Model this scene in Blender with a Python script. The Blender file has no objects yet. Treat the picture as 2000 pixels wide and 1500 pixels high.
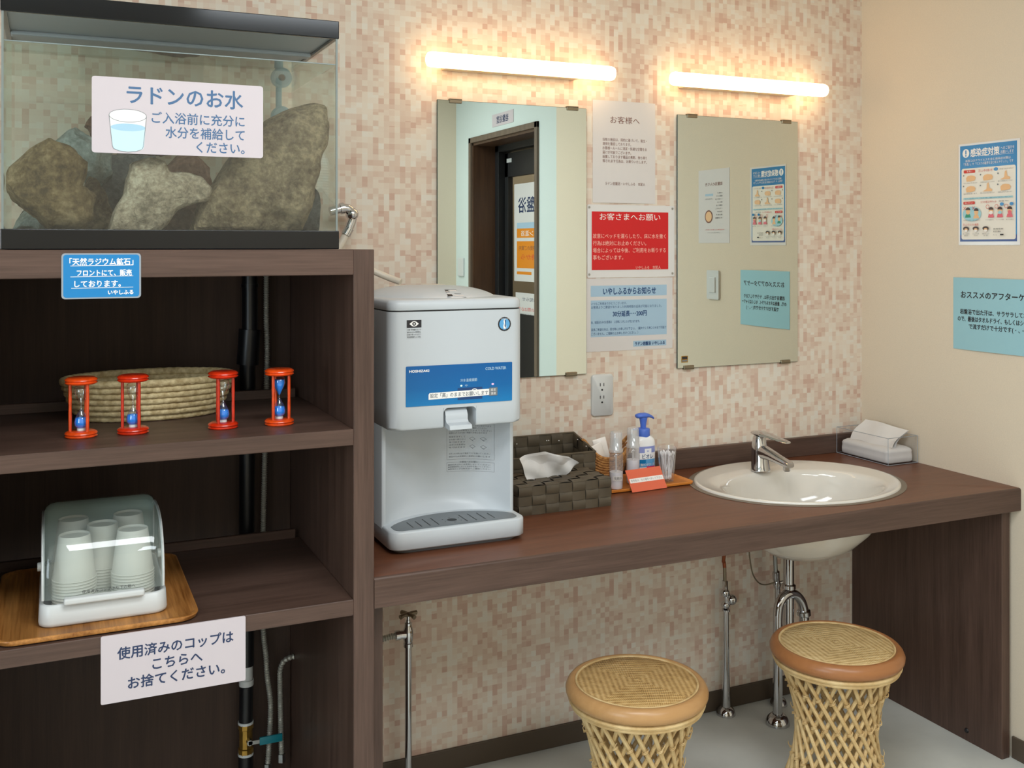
import bpy, bmesh, math, random
from math import sin, cos, pi, tan, sqrt, radians
from mathutils import Vector, Matrix

scene = bpy.context.scene
col = scene.collection
rnd = random.Random(7)

# ------------------------------------------------------------------ camera
cam = bpy.data.cameras.new('camera')
cam.sensor_width = 36.0
cam.lens = 35.85
cam.shift_y = -0.135
cam.clip_start = 0.02
cam_o = bpy.data.objects.new('camera', cam)
col.objects.link(cam_o)
cam_o.location = (0.0, -2.583, 1.418)
cam_o.rotation_euler = (pi / 2, 0.0, -0.4251)
scene.camera = cam_o

# ------------------------------------------------------------------ world, lights, exposure
world = bpy.data.worlds.new('world')
scene.world = world
world.use_nodes = True
world.node_tree.nodes['Background'].inputs[0].default_value = (0.75, 0.85, 1.0, 1)
world.node_tree.nodes['Background'].inputs[1].default_value = 0.15

def area_light(name, loc, rot, sx, sy, power, color):
    l = bpy.data.lights.new(name, 'AREA')
    l.shape = 'RECTANGLE'; l.size = sx; l.size_y = sy
    l.energy = power; l.color = color
    o = bpy.data.objects.new(name, l)
    o.location = loc; o.rotation_euler = rot
    col.objects.link(o)
    return o

area_light('ceiling_panel_light', (0.5, -1.9, 2.47), (0, 0, 0), 1.2, 0.6, 33, (0.93, 0.97, 1.0))
area_light('ceiling_panel_light', (1.2, -3.0, 2.47), (0, 0, 0), 1.2, 0.6, 30, (0.86, 0.94, 1.0))
area_light('cool_fill_light', (-1.72, -2.6, 1.55), (0, -pi / 2, 0), 1.3, 1.5, 42, (0.76, 0.89, 1.0))  # added cool fill for the front faces; the left wall has no window

scene.view_settings.view_transform = 'Standard'
scene.view_settings.look = 'None'
scene.view_settings.exposure = -0.18
scene.view_settings.gamma = 1.0
scene.view_settings.use_curve_mapping = False

# ------------------------------------------------------------------ materials
def srgb(r, g, b):
    f = lambda c: (c / 255 / 12.92) if c / 255 <= 0.04045 else ((c / 255 + 0.055) / 1.055) ** 2.4
    return (f(r), f(g), f(b), 1.0)

class Nt:
    def __init__(self, name):
        self.m = bpy.data.materials.new(name)
        self.m.use_nodes = True
        self.t = self.m.node_tree
        self.t.nodes.clear()
        self.out = self.t.nodes.new('ShaderNodeOutputMaterial')
    def n(self, typ, props=None, **inp):
        nd = self.t.nodes.new('ShaderNode' + typ)
        for k, v in (props or {}).items():
            setattr(nd, k, v)
        for k, v in inp.items():
            key = int(k[1:]) if k[0] == 'i' and k[1:].isdigit() else k.replace('_', ' ')
            s = nd.inputs[key]
            if hasattr(v, 'is_output'):
                self.t.links.new(v, s)
            else:
                s.default_value = v
        return nd
    def math(self, op, a, b=0.0, c=None):
        d = dict(i0=a, i1=b)
        if c is not None: d['i2'] = c
        return self.n('Math', {'operation': op}, **d).outputs[0]
    def mix(self, f, a, b, mode='MIX'):
        nd = self.t.nodes.new('ShaderNodeMix'); nd.data_type = 'RGBA'; nd.blend_type = mode
        for s, v in ((nd.inputs[0], f), (nd.inputs[6], a), (nd.inputs[7], b)):
            if hasattr(v, 'is_output'): self.t.links.new(v, s)
            else: s.default_value = v
        return nd.outputs[2]
    def ramp(self, f, stops, const=False):
        nd = self.n('ValToRGB', None, Fac=f)
        cr = nd.color_ramp
        if const: cr.interpolation = 'CONSTANT'
        while len(cr.elements) < len(stops): cr.elements.new(0.5)
        for e, (p, c) in zip(cr.elements, stops):
            e.position = p; e.color = c
        return nd.outputs[0]
    def coord(self, scale=(1, 1, 1), rot=(0, 0, 0)):
        tc = self.n('TexCoord')
        mp = self.n('Mapping', None, Vector=tc.outputs['Object'], Scale=scale, Rotation=rot)
        return mp.outputs[0]
    def bsdf(self, **k):
        b = self.n('BsdfPrincipled', None, **k)
        self.t.links.new(b.outputs[0], self.out.inputs[0])
        return b
    def surf(self, sock):
        self.t.links.new(sock, self.out.inputs[0])
    def bump(self, h, strength=0.3, dist=0.002):
        return self.n('Bump', None, Height=h, Strength=strength, Distance=dist).outputs[0]

def plain(name, rgb, rough=0.5, metal=0.0, spec=0.5, var=0.0, vscale=40, bump=0.0, coat=0.0, sss=0.0):
    t = Nt(name)
    c = srgb(*rgb)
    k = {}
    if var or bump:
        nz = t.n('TexNoise', None, Vector=t.coord(), Scale=vscale, Detail=4.0)
        if var:
            hi = tuple(min(1, x * (1 + var)) for x in c[:3]) + (1,)
            lo = tuple(x * (1 - var) for x in c[:3]) + (1,)
            k['Base_Color'] = t.ramp(nz.outputs[0], [(0.3, lo), (0.7, hi)])
        if bump:
            k['Normal'] = t.bump(nz.outputs[0], bump, 0.002)
    k.setdefault('Base_Color', c)
    b = t.bsdf(Roughness=rough, Metallic=metal, **k)
    b.inputs['Specular IOR Level'].default_value = spec
    if coat:
        b.inputs['Coat Weight'].default_value = coat; b.inputs['Coat Roughness'].default_value = 0.1
    return t.m

def emit(name, rgb, strength):
    t = Nt(name)
    t.surf(t.n('Emission', None, Color=rgb, Strength=strength).outputs[0])
    return t.m

def clear(name, tint=(0.97, 0.98, 0.97), base=0.045, grow=0.9, power=5.0, rough=0.0, haze=0.0, hazecol=(0.8, 0.8, 0.8, 1)):
    """thin transparent sheet: see-through with a reflection that grows towards grazing angles"""
    t = Nt(name)
    lw = t.n('LayerWeight', None, Blend=0.5)
    f = t.math('MULTIPLY_ADD', t.math('POWER', lw.outputs['Facing'], power), grow, base)
    tr = t.n('BsdfTransparent', None, Color=tuple(tint) + (1,)).outputs[0]
    gl = t.n('BsdfGlossy', None, Color=(1, 1, 1, 1), Roughness=rough).outputs[0]
    if haze:
        df = t.n('BsdfDiffuse', None, Color=hazecol).outputs[0]
        tr = t.n('MixShader', None, i0=haze, i1=tr, i2=df).outputs[0]
    t.surf(t.n('MixShader', None, i0=f, i1=tr, i2=gl).outputs[0])
    return t.m

def wood(name, c0, c1, axis, scale=1.0, rough=0.4, spec=0.4, contrast=1.0, bump=0.08):
    t = Nt(name)
    st = [260.0 * scale] * 3
    st['xyz'.index(axis)] = 9.0 * scale
    nz = t.n('TexNoise', None, Vector=t.coord(tuple(st)), Scale=1.0, Detail=5.0, Roughness=0.6)
    st2 = [40.0 * scale] * 3
    st2['xyz'.index(axis)] = 2.0 * scale
    nz2 = t.n('TexNoise', None, Vector=t.coord(tuple(st2)), Scale=1.0, Detail=2.0)
    f = t.math('MULTIPLY_ADD', nz2.outputs[0], 0.5, t.math('MULTIPLY', nz.outputs[0], 0.5))
    c = t.ramp(f, [(0.5 - 0.17 / contrast, srgb(*c0)), (0.5 + 0.17 / contrast, srgb(*c1))])
    b = t.bsdf(Base_Color=c, Roughness=rough, Normal=t.bump(nz.outputs[0], bump, 0.001))
    b.inputs['Specular IOR Level'].default_value = spec
    return t.m

M = {}
DK0, DK1 = (68, 50, 42), (94, 72, 62)
M['wood_x'] = wood('dark_laminate_horizontal', DK0, DK1, 'x')
M['wood_y'] = wood('dark_laminate_depth', DK0, DK1, 'y')
M['wood_z'] = wood('dark_laminate_vertical', DK0, DK1, 'z')
M['counter'] = wood('counter_laminate', (88, 50, 31), (112, 68, 46), 'x', rough=0.36, spec=0.4)
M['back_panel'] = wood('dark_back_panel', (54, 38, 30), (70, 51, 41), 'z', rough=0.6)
M['tray_wood'] = wood('tray_wood', (120, 68, 24), (214, 150, 82), 'y', scale=0.8, rough=0.35, contrast=0.85)
M['amenity_wood'] = wood('orange_tray_wood', (190, 110, 40), (214, 136, 60), 'x', rough=0.4)
M['jamb_wood'] = wood('brown_jamb_wood', (62, 42, 30), (86, 60, 42), 'z', rough=0.45)
M['door_trim'] = wood('door_trim_wood', (92, 78, 66), (112, 96, 82), 'z', rough=0.5)

# wallpaper: small squares in cream, pink and beige, some columns running longer
def wallpaper():
    t = Nt('mosaic_wallpaper')
    tc = t.n('TexCoord')
    sp = t.n('SeparateXYZ', None, Vector=tc.outputs['Object'])
    W = 0.0148
    x = t.math('DIVIDE', sp.outputs[0], W)
    cx = t.math('FLOOR', x)
    def wn(a, b, seed):
        v = t.n('CombineXYZ', None, X=a, Y=b, Z=seed)
        return t.n('TexWhiteNoise', {'noise_dimensions': '3D'}, Vector=v.outputs[0]).outputs[0]
    zs = t.math('DIVIDE', sp.outputs[2], W)
    r1 = t.math('FLOOR', zs)
    n1 = wn(cx, r1, 1.3)
    off = wn(cx, 0.0, 5.1)
    r2 = t.math('FLOOR', t.math('ADD', t.math('DIVIDE', zs, 3.0), t.math('MULTIPLY', off, 3.0)))
    n2 = wn(cx, r2, 2.7)
    cx2 = t.math('FLOOR', t.math('DIVIDE', t.math('ADD', x, 1.0), 2.0))
    r3 = t.math('FLOOR', t.math('DIVIDE', zs, 2.0))
    n3 = wn(cx2, r3, 9.2)
    pick = wn(cx, r2, 7.7)
    f = t.math('ADD', t.math('MULTIPLY', n1, 0.42), t.math('ADD', t.math('MULTIPLY', n2, 0.38), t.math('MULTIPLY', n3, 0.20)))
    c = t.ramp(f, [(0.20, srgb(224, 216, 203)), (0.40, srgb(223, 209, 192)), (0.52, srgb(219, 201, 184)),
                   (0.66, srgb(214, 190, 172)), (0.84, srgb(204, 172, 155))])
    fine = t.n('TexNoise', None, Vector=tc.outputs['Object'], Scale=700.0, Detail=2.0)
    b = t.bsdf(Base_Color=c, Roughness=0.75, Normal=t.bump(fine.outputs[0], 0.15, 0.001))
    b.inputs['Specular IOR Level'].default_value = 0.25
    return t.m
M['wallpaper'] = wallpaper()
M['plaster'] = plain('beige_wall_cloth', (219, 205, 184), 0.85, spec=0.2, var=0.03, vscale=300, bump=0.15)
M['plaster_cool'] = plain('pale_blue_wall', (206, 216, 212), 0.85, spec=0.2, var=0.02, vscale=300, bump=0.1)
M['ceiling'] = plain('white_ceiling', (232, 230, 224), 0.9, spec=0.1)
M['floor'] = plain('grey_vinyl_floor', (212, 213, 206), 0.42, spec=0.35, var=0.10, vscale=5, bump=0.02)
M['baseboard'] = plain('brown_vinyl_baseboard', (84, 72, 60), 0.5, spec=0.4)
M['paper'] = plain('white_paper', (214, 209, 206), 0.55, spec=0.3)
M['paper_gloss'] = plain('laminated_paper', (220, 217, 214), 0.12, spec=0.5)
M['sign_white'] = plain('pale_sign_board', (202, 191, 195), 0.35, spec=0.4)
M['sign_blue'] = plain('sign_blue_ink', (62, 100, 140), 0.5)
M['sign_navy'] = plain('sign_navy_ink', (34, 52, 88), 0.5)
M['ink_brown'] = plain('brown_ink', (120, 74, 58), 0.6)
M['ink_black'] = plain('black_ink', (34, 32, 36), 0.6)
M['ink_grey'] = plain('grey_ink', (120, 124, 128), 0.6)
M['ink_red'] = plain('red_ink', (206, 62, 52), 0.5)
M['ink_white'] = plain('white_ink', (240, 236, 232), 0.4)
M['ink_pale'] = plain('pale_pink_ink', (242, 190, 176), 0.4)
M['print_red'] = plain('red_print', (206, 14, 24), 0.2, spec=0.5)
M['print_blue'] = plain('pale_blue_print', (164, 192, 212), 0.5)
M['ink_navy'] = plain('navy_ink', (20, 62, 112), 0.5)
M['paper_blue'] = plain('pale_blue_paper', (154, 198, 208), 0.6, spec=0.3)
M['poster_blue'] = plain('poster_blue_print', (22, 120, 178), 0.2)
M['poster_navy'] = plain('poster_navy_print', (60, 84, 140), 0.3)
M['poster_body'] = plain('poster_cream_print', (232, 226, 214), 0.3)
M['skin_print'] = plain('skin_tone_print', (232, 186, 138), 0.4)
M['pink_print'] = plain('pink_print', (222, 110, 122), 0.4)
M['pale_teal_print'] = plain('pale_teal_print', (160, 206, 216), 0.4)
M['green_print'] = plain('green_print', (40, 140, 110), 0.4)
M['hair_print'] = plain('dark_brown_print', (62, 40, 34), 0.4)
M['glass_print'] = plain('pale_water_print', (196, 222, 232), 0.4)
M['glass_print_top'] = plain('pale_water_top_print', (164, 200, 220), 0.4)
M['orange_print'] = plain('orange_print', (226, 138, 34), 0.4)
M['card_blue'] = plain('bright_blue_card', (14, 124, 186), 0.35)
M['glass_edge'] = plain('laminate_edge', (150, 158, 166), 0.3)
M['silicone'] = plain('grey_silicone', (120, 128, 124), 0.5)
M['black_plastic'] = plain('black_gloss_plastic', (10, 13, 17), 0.10, spec=0.42)
M['lid_grey'] = plain('grey_translucent_lid', (150, 160, 168), 0.4)
M['glass'] = clear('aquarium_glass', (0.975, 0.985, 0.975))
M['acrylic'] = clear('clear_acrylic', (0.98, 0.98, 0.985), base=0.02, grow=0.22)
M['clear_cover'] = clear('clear_plastic_cover', (0.90, 0.94, 0.94), base=0.05, haze=0.16, hazecol=(0.44, 0.52, 0.48, 1))
M['bottle_clear'] = clear('clear_bottle_plastic', (0.93, 0.92, 0.92), base=0.06, haze=0.10)
M['swab_clear'] = clear('clear_cup_plastic', (0.96, 0.96, 0.97), base=0.05, grow=0.7, power=3.0, haze=0.03)
M['frosted'] = clear('frosted_cap_plastic', (0.88, 0.88, 0.88), base=0.06, haze=0.34, hazecol=(0.85, 0.85, 0.86, 1))
M['timer_glass'] = clear('timer_glass', (0.93, 0.95, 0.95), base=0.10, power=2.5)
def water_mat():
    t = Nt('tank_water')
    lw = t.n('LayerWeight', None, Blend=0.5)
    f = t.ramp(lw.outputs['Facing'], [(0.0, (0.02,) * 3 + (1,)), (0.5, (0.03,) * 3 + (1,)), (0.79, (0.26,) * 3 + (1,)), (0.815, (0.85,) * 3 + (1,))])
    tr = t.n('BsdfTransparent', None, Color=(0.93, 0.97, 0.945, 1)).outputs[0]
    gl = t.n('BsdfGlossy', None, Color=(0.9, 0.95, 0.92, 1), Roughness=0.03).outputs[0]
    t.surf(t.n('MixShader', None, i0=f, i1=tr, i2=gl).outputs[0])
    return t.m
M['water'] = water_mat()
M['mirror'] = plain('mirror_silver', (222, 228, 222), 0.0, metal=1.0)
M['mirror_edge'] = plain('mirror_edge', (70, 84, 78), 0.2)
M['chrome'] = plain('chrome', (200, 200, 202), 0.07, metal=1.0)
M['steel'] = plain('brushed_steel', (170, 172, 170), 0.28, metal=1.0)
M['clip'] = plain('dull_clip_metal', (140, 128, 108), 0.35, metal=0.8)
M['brass'] = plain('brass', (176, 138, 66), 0.3, metal=0.9, var=0.2, vscale=60)
M['black_pipe'] = plain('black_pipe_foam', (16, 17, 20), 0.35, spec=0.5)
M['white_tape'] = plain('white_seal_tape', (210, 214, 214), 0.6)
M['shell'] = plain('pale_green_white_plastic', (176, 190, 182), 0.5)
M['teal'] = plain('teal_vinyl', (0, 118, 132), 0.4)
M['hoseplastic'] = plain('cream_hose', (214, 204, 188), 0.3)
M['valve_grey'] = plain('grey_blue_plastic', (120, 146, 158), 0.4)
M['hose_white'] = plain('white_ribbed_plastic', (206, 214, 216), 0.4)
M['white_plastic'] = plain('white_plastic', (206, 208, 207), 0.35, spec=0.5)
M['disp_white'] = plain('dispenser_white', (191, 196, 200), 0.34, spec=0.45)
M['disp_grey'] = plain('dispenser_grey_foot', (120, 122, 124), 0.5)
M['grille'] = plain('grey_drip_grille', (112, 118, 122), 0.42)
M['dark'] = plain('dark_void_plastic', (26, 26, 28), 0.5)
def disp_panel():
    t = Nt('blue_control_panel')
    c = t.coord()
    z = t.n('SeparateXYZ', None, Vector=c).outputs[2]
    f = t.n('MapRange', None, Value=z, i1=0.31, i2=0.41).outputs[0]
    t.bsdf(Base_Color=t.ramp(f, [(0.0, srgb(24, 124, 184)), (0.45, srgb(12, 98, 160)), (1.0, srgb(10, 88, 152))]), Roughness=0.3)
    return t.m
M['disp_blue'] = disp_panel()
M['led_green'] = emit('green_led', (0.6, 1.0, 0.6, 1), 2.0)
M['led_red'] = emit('pink_led', (1.0, 0.45, 0.6, 1), 2.0)
M['lamp'] = emit('lamp_diffuser_glow', (1.0, 0.66, 0.34, 1), 10.5)
M['lamp_base'] = plain('cream_lamp_base', (226, 206, 170), 0.5)
M['sink'] = plain('white_porcelain', (218, 213, 204), 0.08, spec=0.6)
M['sink_ring'] = plain('grey_steel_ring', (128, 118, 106), 0.45, metal=0.35)
M['copper'] = plain('copper_pipe', (150, 84, 56), 0.35, metal=0.8)
M['orange_wood'] = plain('orange_lacquer', (214, 70, 18), 0.22, var=0.25, vscale=60, coat=0.4)
M['orange_wood_b'] = plain('red_orange_lacquer', (196, 44, 14), 0.22, var=0.25, vscale=60, coat=0.4)
M['blue_sand'] = plain('blue_sand', (0, 140, 255), 0.7, var=0.15, vscale=900)
M['cup'] = plain('white_paper_cup', (214, 210, 200), 0.6)
M['tissue'] = plain('white_tissue', (216, 213, 210), 0.8, var=0.02, vscale=30)
M['sachet'] = plain('white_sachet', (236, 230, 224), 0.3)
M['liquid'] = plain('milky_liquid', (226, 224, 230), 0.3)
M['pump_blue'] = plain('blue_pump_plastic', (76, 112, 206), 0.35)
M['pump_white'] = plain('white_bottle_plastic', (240, 240, 240), 0.25)
M['label_violet'] = plain('violet_label_print', (140, 150, 206), 0.35)
M['label_sky'] = plain('sky_blue_label_print', (92, 160, 208), 0.35)
M['label_magenta'] = plain('magenta_label_print', (206, 40, 96), 0.35)
M['card_red'] = plain('orange_red_card', (222, 104, 74), 0.4)
M['cotton'] = plain('white_cotton', (240, 238, 236), 0.9)
M['strap'] = plain('dark_woven_strap', (80, 70, 55), 0.55, var=0.18, vscale=18, bump=0.2)
M['strap_gap'] = plain('strap_gap', (26, 22, 16), 0.8)
def wicker(name, a, b, s1, s2):
    t = Nt(name)
    nz = t.n('TexNoise', None, Vector=t.coord(), Scale=s1, Detail=3.0)
    n2 = t.n('TexNoise', None, Vector=t.coord((1, 1, 3)), Scale=s2, Detail=2.0)
    t.bsdf(Base_Color=t.ramp(nz.outputs[0], [(0.3, srgb(*a)), (0.7, srgb(*b))]), Roughness=0.6, Normal=t.bump(n2.outputs[0], 0.5, 0.003))
    return t.m
M['hose_metal'] = plain('flexible_hose_metal', (176, 174, 164), 0.35, metal=0.35)
M['rope'] = wicker('straw_rope', (172, 148, 102), (222, 204, 158), 90, 260)
M['wicker'] = wicker('brown_wicker', (140, 88, 40), (206, 150, 84), 120, 300)
M['cane'] = wicker('rattan_cane', (196, 160, 104), (226, 198, 146), 30, 120)
M['rim_light'] = wood('light_rattan_rim', (176, 130, 80), (200, 156, 106), 'x', scale=0.3, rough=0.3, contrast=0.6)
M['rim_dark'] = wood('brown_rattan_rim', (152, 98, 58), (174, 118, 74), 'x', scale=0.3, rough=0.3, contrast=0.6)
def seat_weave(name, rot, a, b, c):
    t = Nt(name)
    co = t.coord((1, 1, 1), (0, 0, rot))
    sp = t.n('SeparateXYZ', None, Vector=co)
    ax = t.math('ABSOLUTE', sp.outputs[0]); ay = t.math('ABSOLUTE', sp.outputs[1])
    big = t.math('MAXIMUM', ax, ay); sm = t.math('MINIMUM', ax, ay)
    s1 = t.math('SINE', t.math('MULTIPLY', big, 2 * pi / 0.0125))
    s2 = t.math('SINE', t.math('ADD', t.math('MULTIPLY', sm, 2 * pi / 0.0042), t.math('MULTIPLY', big, 500.0)))
    nz = t.n('TexNoise', None, Vector=co, Scale=60.0, Detail=3.0)
    h = t.math('ADD', t.math('MULTIPLY', s1, 0.30), t.math('ADD', t.math('MULTIPLY', s2, 0.30), t.math('MULTIPLY', nz.outputs[0], 1.3)))
    f = t.math('MULTIPLY_ADD', h, 0.5, 0.15)
    t.bsdf(Base_Color=t.ramp(f, [(0.12, srgb(*a)), (0.42, srgb(*b)), (0.85, srgb(*c))]), Roughness=0.55, Normal=t.bump(h, 0.7, 0.002))
    return t.m
M['seat_a'] = seat_weave('woven_seat_golden', 0.35, (142, 108, 64), (202, 160, 98), (230, 196, 138))
M['seat_b'] = seat_weave('woven_seat_pale', 0.15, (150, 116, 72), (210, 176, 118), (236, 210, 160))
def rock(name, a, b, c, sc=14):
    t = Nt(name)
    co = t.coord()
    n1 = t.n('TexNoise', None, Vector=co, Scale=float(sc), Detail=6.0, Roughness=0.65)
    n2 = t.n('TexNoise', None, Vector=co, Scale=sc * 7.0, Detail=6.0, Roughness=0.7)
    vo = t.n('TexVoronoi', None, Vector=co, Scale=sc * 5.0)
    f = t.math('ADD', t.math('MULTIPLY', n1.outputs[0], 0.55), t.math('MULTIPLY', n2.outputs[0], 0.45))
    cc = t.ramp(f, [(0.40, srgb(*a)), (0.5, srgb(*b)), (0.60, srgb(*c))])
    h = t.math('ADD', n2.outputs[0], t.math('MULTIPLY', vo.outputs[0], 0.4))
    b = t.bsdf(Base_Color=cc, Roughness=0.8, Normal=t.bump(h, 0.8, 0.008))
    b.inputs['Specular IOR Level'].default_value = 0.25
    return t.m
M['rock_brown'] = rock('brown_grey_rock', (72, 60, 45), (116, 101, 79), (156, 139, 111), 12)
M['rock_tan'] = rock('tan_granite_rock', (112, 101, 86), (156, 142, 122), (192, 180, 158), 16)
M['rock_olive'] = rock('olive_brown_rock', (64, 51, 34), (108, 90, 62), (146, 127, 96), 11)
M['rock_green'] = rock('green_grey_rock', (110, 120, 114), (140, 150, 144), (168, 176, 170), 12)
M['rock_grey'] = rock('dark_grey_rock', (62, 66, 66), (86, 90, 90), (112, 114, 112), 12)
M['rock_rust'] = rock('rusty_rock', (70, 50, 42), (104, 76, 62), (130, 100, 82), 12)

# ------------------------------------------------------------------ mesh builder
class MB:
    def __init__(self):
        self.v = []; self.f = []; self.fm = []; self.fs = []; self.mats = []
    def slot(self, mat):
        m = M[mat] if isinstance(mat, str) else mat
        if m not in self.mats: self.mats.append(m)
        return self.mats.index(m)
    def add(self, vs, fs, mat, smooth=False):
        k = len(self.v); s = self.slot(mat)
        self.v += [tuple(p) for p in vs]
        for f in fs:
            self.f.append([i + k for i in f]); self.fm.append(s); self.fs.append(smooth)
        return self
    def box(self, x0, y0, z0, x1, y1, z1, mat, bev=0.0, seg=2):
        bm = bmesh.new()
        bmesh.ops.create_cube(bm, size=1.0)
        for v in bm.verts:
            v.co = ((x0 + x1) / 2 + v.co.x * (x1 - x0), (y0 + y1) / 2 + v.co.y * (y1 - y0), (z0 + z1) / 2 + v.co.z * (z1 - z0))
        if bev:
            bmesh.ops.bevel(bm, geom=list(bm.edges), offset=bev, segments=seg, profile=0.5, affect='EDGES')
        return self.bm(bm, mat)
    def bm(self, bm, mat, smooth=False, mtx=None):
        if mtx is not None: bmesh.ops.transform(bm, matrix=mtx, verts=bm.verts)
        bm.verts.index_update()
        self.add([v.co[:] for v in bm.verts], [[v.index for v in f.verts] for f in bm.faces], mat, smooth)
        bm.free()
        return self
    def loft(self, loops, mat, cap0=True, cap1=True, smooth=True, closed=True):
        n = len(loops[0]); vs = [p for l in loops for p in l]; fs = []
        for i in range(len(loops) - 1):
            for j in range(n if closed else n - 1):
                a = i * n + j; b = i * n + (j + 1) % n
                fs.append([a, b, b + n, a + n])
        self.add(vs, fs, mat, smooth)
        if cap0: self.add(loops[0], [list(range(n))[::-1]], mat, False)
        if cap1: self.add(loops[-1], [list(range(n))], mat, False)
        return self
    def lathe(self, prof, c, mat, seg=32, sx=1.0, sy=1.0, cap0=False, cap1=False, smooth=True, rot=0.0):
        loops = [[(c[0] + r * sx * cos(2 * pi * j / seg + rot), c[1] + r * sy * sin(2 * pi * j / seg + rot), c[2] + z) for j in range(seg)] for r, z in prof]
        return self.loft(loops, mat, cap0, cap1, smooth)
    def tube(self, pts, r, mat, seg=10, closed=False, caps=True, smooth=True):
        P = [Vector(p) for p in pts]; n = len(P)
        R = r if isinstance(r, (list, tuple)) else [r] * n
        def tang(i):
            if closed: return (P[(i + 1) % n] - P[(i - 1) % n]).normalized()
            if i == 0: return (P[1] - P[0]).normalized()
            if i == n - 1: return (P[-1] - P[-2]).normalized()
            return ((P[i + 1] - P[i]).normalized() + (P[i] - P[i - 1]).normalized()).normalized()
        t = tang(0)
        up = Vector((0, 0, 1)) if abs(t.z) < 0.9 else Vector((0, 1, 0))
        nrm = (up - t * up.dot(t)).normalized()
        loops = []
        for i in range(n):
            t = tang(i)
            nrm = (nrm - t * nrm.dot(t)).normalized()
            b = t.cross(nrm)
            loops.append([tuple(P[i] + (nrm * cos(2 * pi * j / seg) + b * sin(2 * pi * j / seg)) * R[i]) for j in range(seg)])
        if closed: loops.append(loops[0])
        return self.loft(loops, mat, caps and not closed, caps and not closed, smooth)
    def sphere(self, c, r, mat, seg=16, sx=1, sy=1, sz=1):
        bm = bmesh.new()
        bmesh.ops.create_uvsphere(bm, u_segments=seg, v_segments=max(6, seg // 2), radius=r)
        return self.bm(bm, mat, True, Matrix.Translation(c) @ Matrix.Diagonal((sx, sy, sz, 1)))
    def prism(self, poly, fn0, fn1, mat, smooth=False):
        """poly: 2-D outline; fn0 / fn1 map (a, b) to the two end positions"""
        l0 = [fn0(*p) for p in poly]; l1 = [fn1(*p) for p in poly]
        return self.loft([l0, l1], mat, True, True, smooth)
    def xform(self, mtx):
        self.v = [tuple(mtx @ Vector(p)) for p in self.v]
        return self
    def build(self, name, parent=None, recalc=True, sharp=40, **props):
        me = bpy.data.meshes.new(name)
        off = Vector((0, 0, 0)) if parent is None else world_loc(parent)
        me.from_pydata([tuple(Vector(p) - off) for p in self.v], [], self.f)
        for m in self.mats: me.materials.append(m)
        me.polygons.foreach_set('material_index', self.fm)
        me.polygons.foreach_set('use_smooth', self.fs)
        if recalc:
            bm = bmesh.new(); bm.from_mesh(me)
            bmesh.ops.remove_doubles(bm, verts=bm.verts, dist=1e-6)
            bmesh.ops.recalc_face_normals(bm, faces=bm.faces)
            bm.to_mesh(me); bm.free()
        me.update()
        if any(self.fs): me.set_sharp_from_angle(angle=radians(sharp))
        o = bpy.data.objects.new(name, me)
        col.objects.link(o)
        if parent is not None: o.parent = parent
        for k, v in props.items(): o[k] = v
        return o

def world_loc(o):
    p = Vector(o.location)
    while o.parent is not None:
        o = o.parent; p += Vector(o.location)
    return p

def thing(name, label, cat, loc, group=None):
    o = bpy.data.objects.new(name, None)
    o.empty_display_size = 0.05
    col.objects.link(o)
    o.location = loc
    o['label'] = label; o['category'] = cat
    if group: o['group'] = group
    return o

def tag(o, label, cat, group=None):
    o['label'] = label; o['category'] = cat
    if group: o['group'] = group
    return o

def struct(o):
    o['kind'] = 'structure'
    return o

def copy_tree(o, parent=None):
    c = o.copy(); col.objects.link(c)
    if parent is not None: c.parent = parent
    for ch in list(o.children): copy_tree(ch, c)
    return c

def rrect(x0, y0, x1, y1, r, n=6):
    """rounded rectangle outline, r = one radius or four (for x0y0, x1y0, x1y1, x0y1)"""
    rs = r if isinstance(r, (list, tuple)) else [r] * 4
    out = []
    for (cx, cy, sx, sy, a0), q in zip(((x0, y0, 1, 1, pi), (x1, y0, -1, 1, 1.5 * pi), (x1, y1, -1, -1, 0), (x0, y1, 1, -1, 0.5 * pi)), rs):
        q = max(q, 1e-4)
        for k in range(n + 1):
            a = a0 + k / n * pi / 2
            out.append((cx + sx * q + q * cos(a), cy + sy * q + q * sin(a)))
    return out

def smooth_path(pts, n=8, closed=False):
    P = [Vector(p) for p in pts]; out = []
    L = len(P)
    rng = range(L) if closed else range(L - 1)
    for i in rng:
        g = (lambda k: P[k % L]) if closed else (lambda k: P[max(0, min(L - 1, k))])
        p0, p1, p2, p3 = g(i - 1), g(i), g(i + 1), g(i + 2)
        for k in range(n):
            t = k / n
            out.append(tuple(0.5 * ((2 * p1) + (p2 - p0) * t + (2 * p0 - 5 * p1 + 4 * p2 - p3) * t * t + (3 * p1 - p0 - 3 * p2 + p3) * t ** 3)))
    if not closed: out.append(tuple(P[-1]))
    return out

# ------------------------------------------------------------------ lettering
_tc = {}
def glyphs(s):
    if s in _tc: return _tc[s]
    cu = bpy.data.curves.new('lettering', 'FONT')
    cu.body = s; cu.resolution_u = 2
    o = bpy.data.objects.new('lettering', cu)
    col.objects.link(o)
    dg = bpy.context.evaluated_depsgraph_get(); dg.update()
    e = o.evaluated_get(dg); me = e.to_mesh()
    vs = [(v.co.x, v.co.y) for v in me.vertices]; fs = [list(p.vertices) for p in me.polygons]
    e.to_mesh_clear()
    bpy.data.objects.remove(o); bpy.data.curves.remove(cu)
    _tc[s] = (vs, fs)
    return vs, fs

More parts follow.
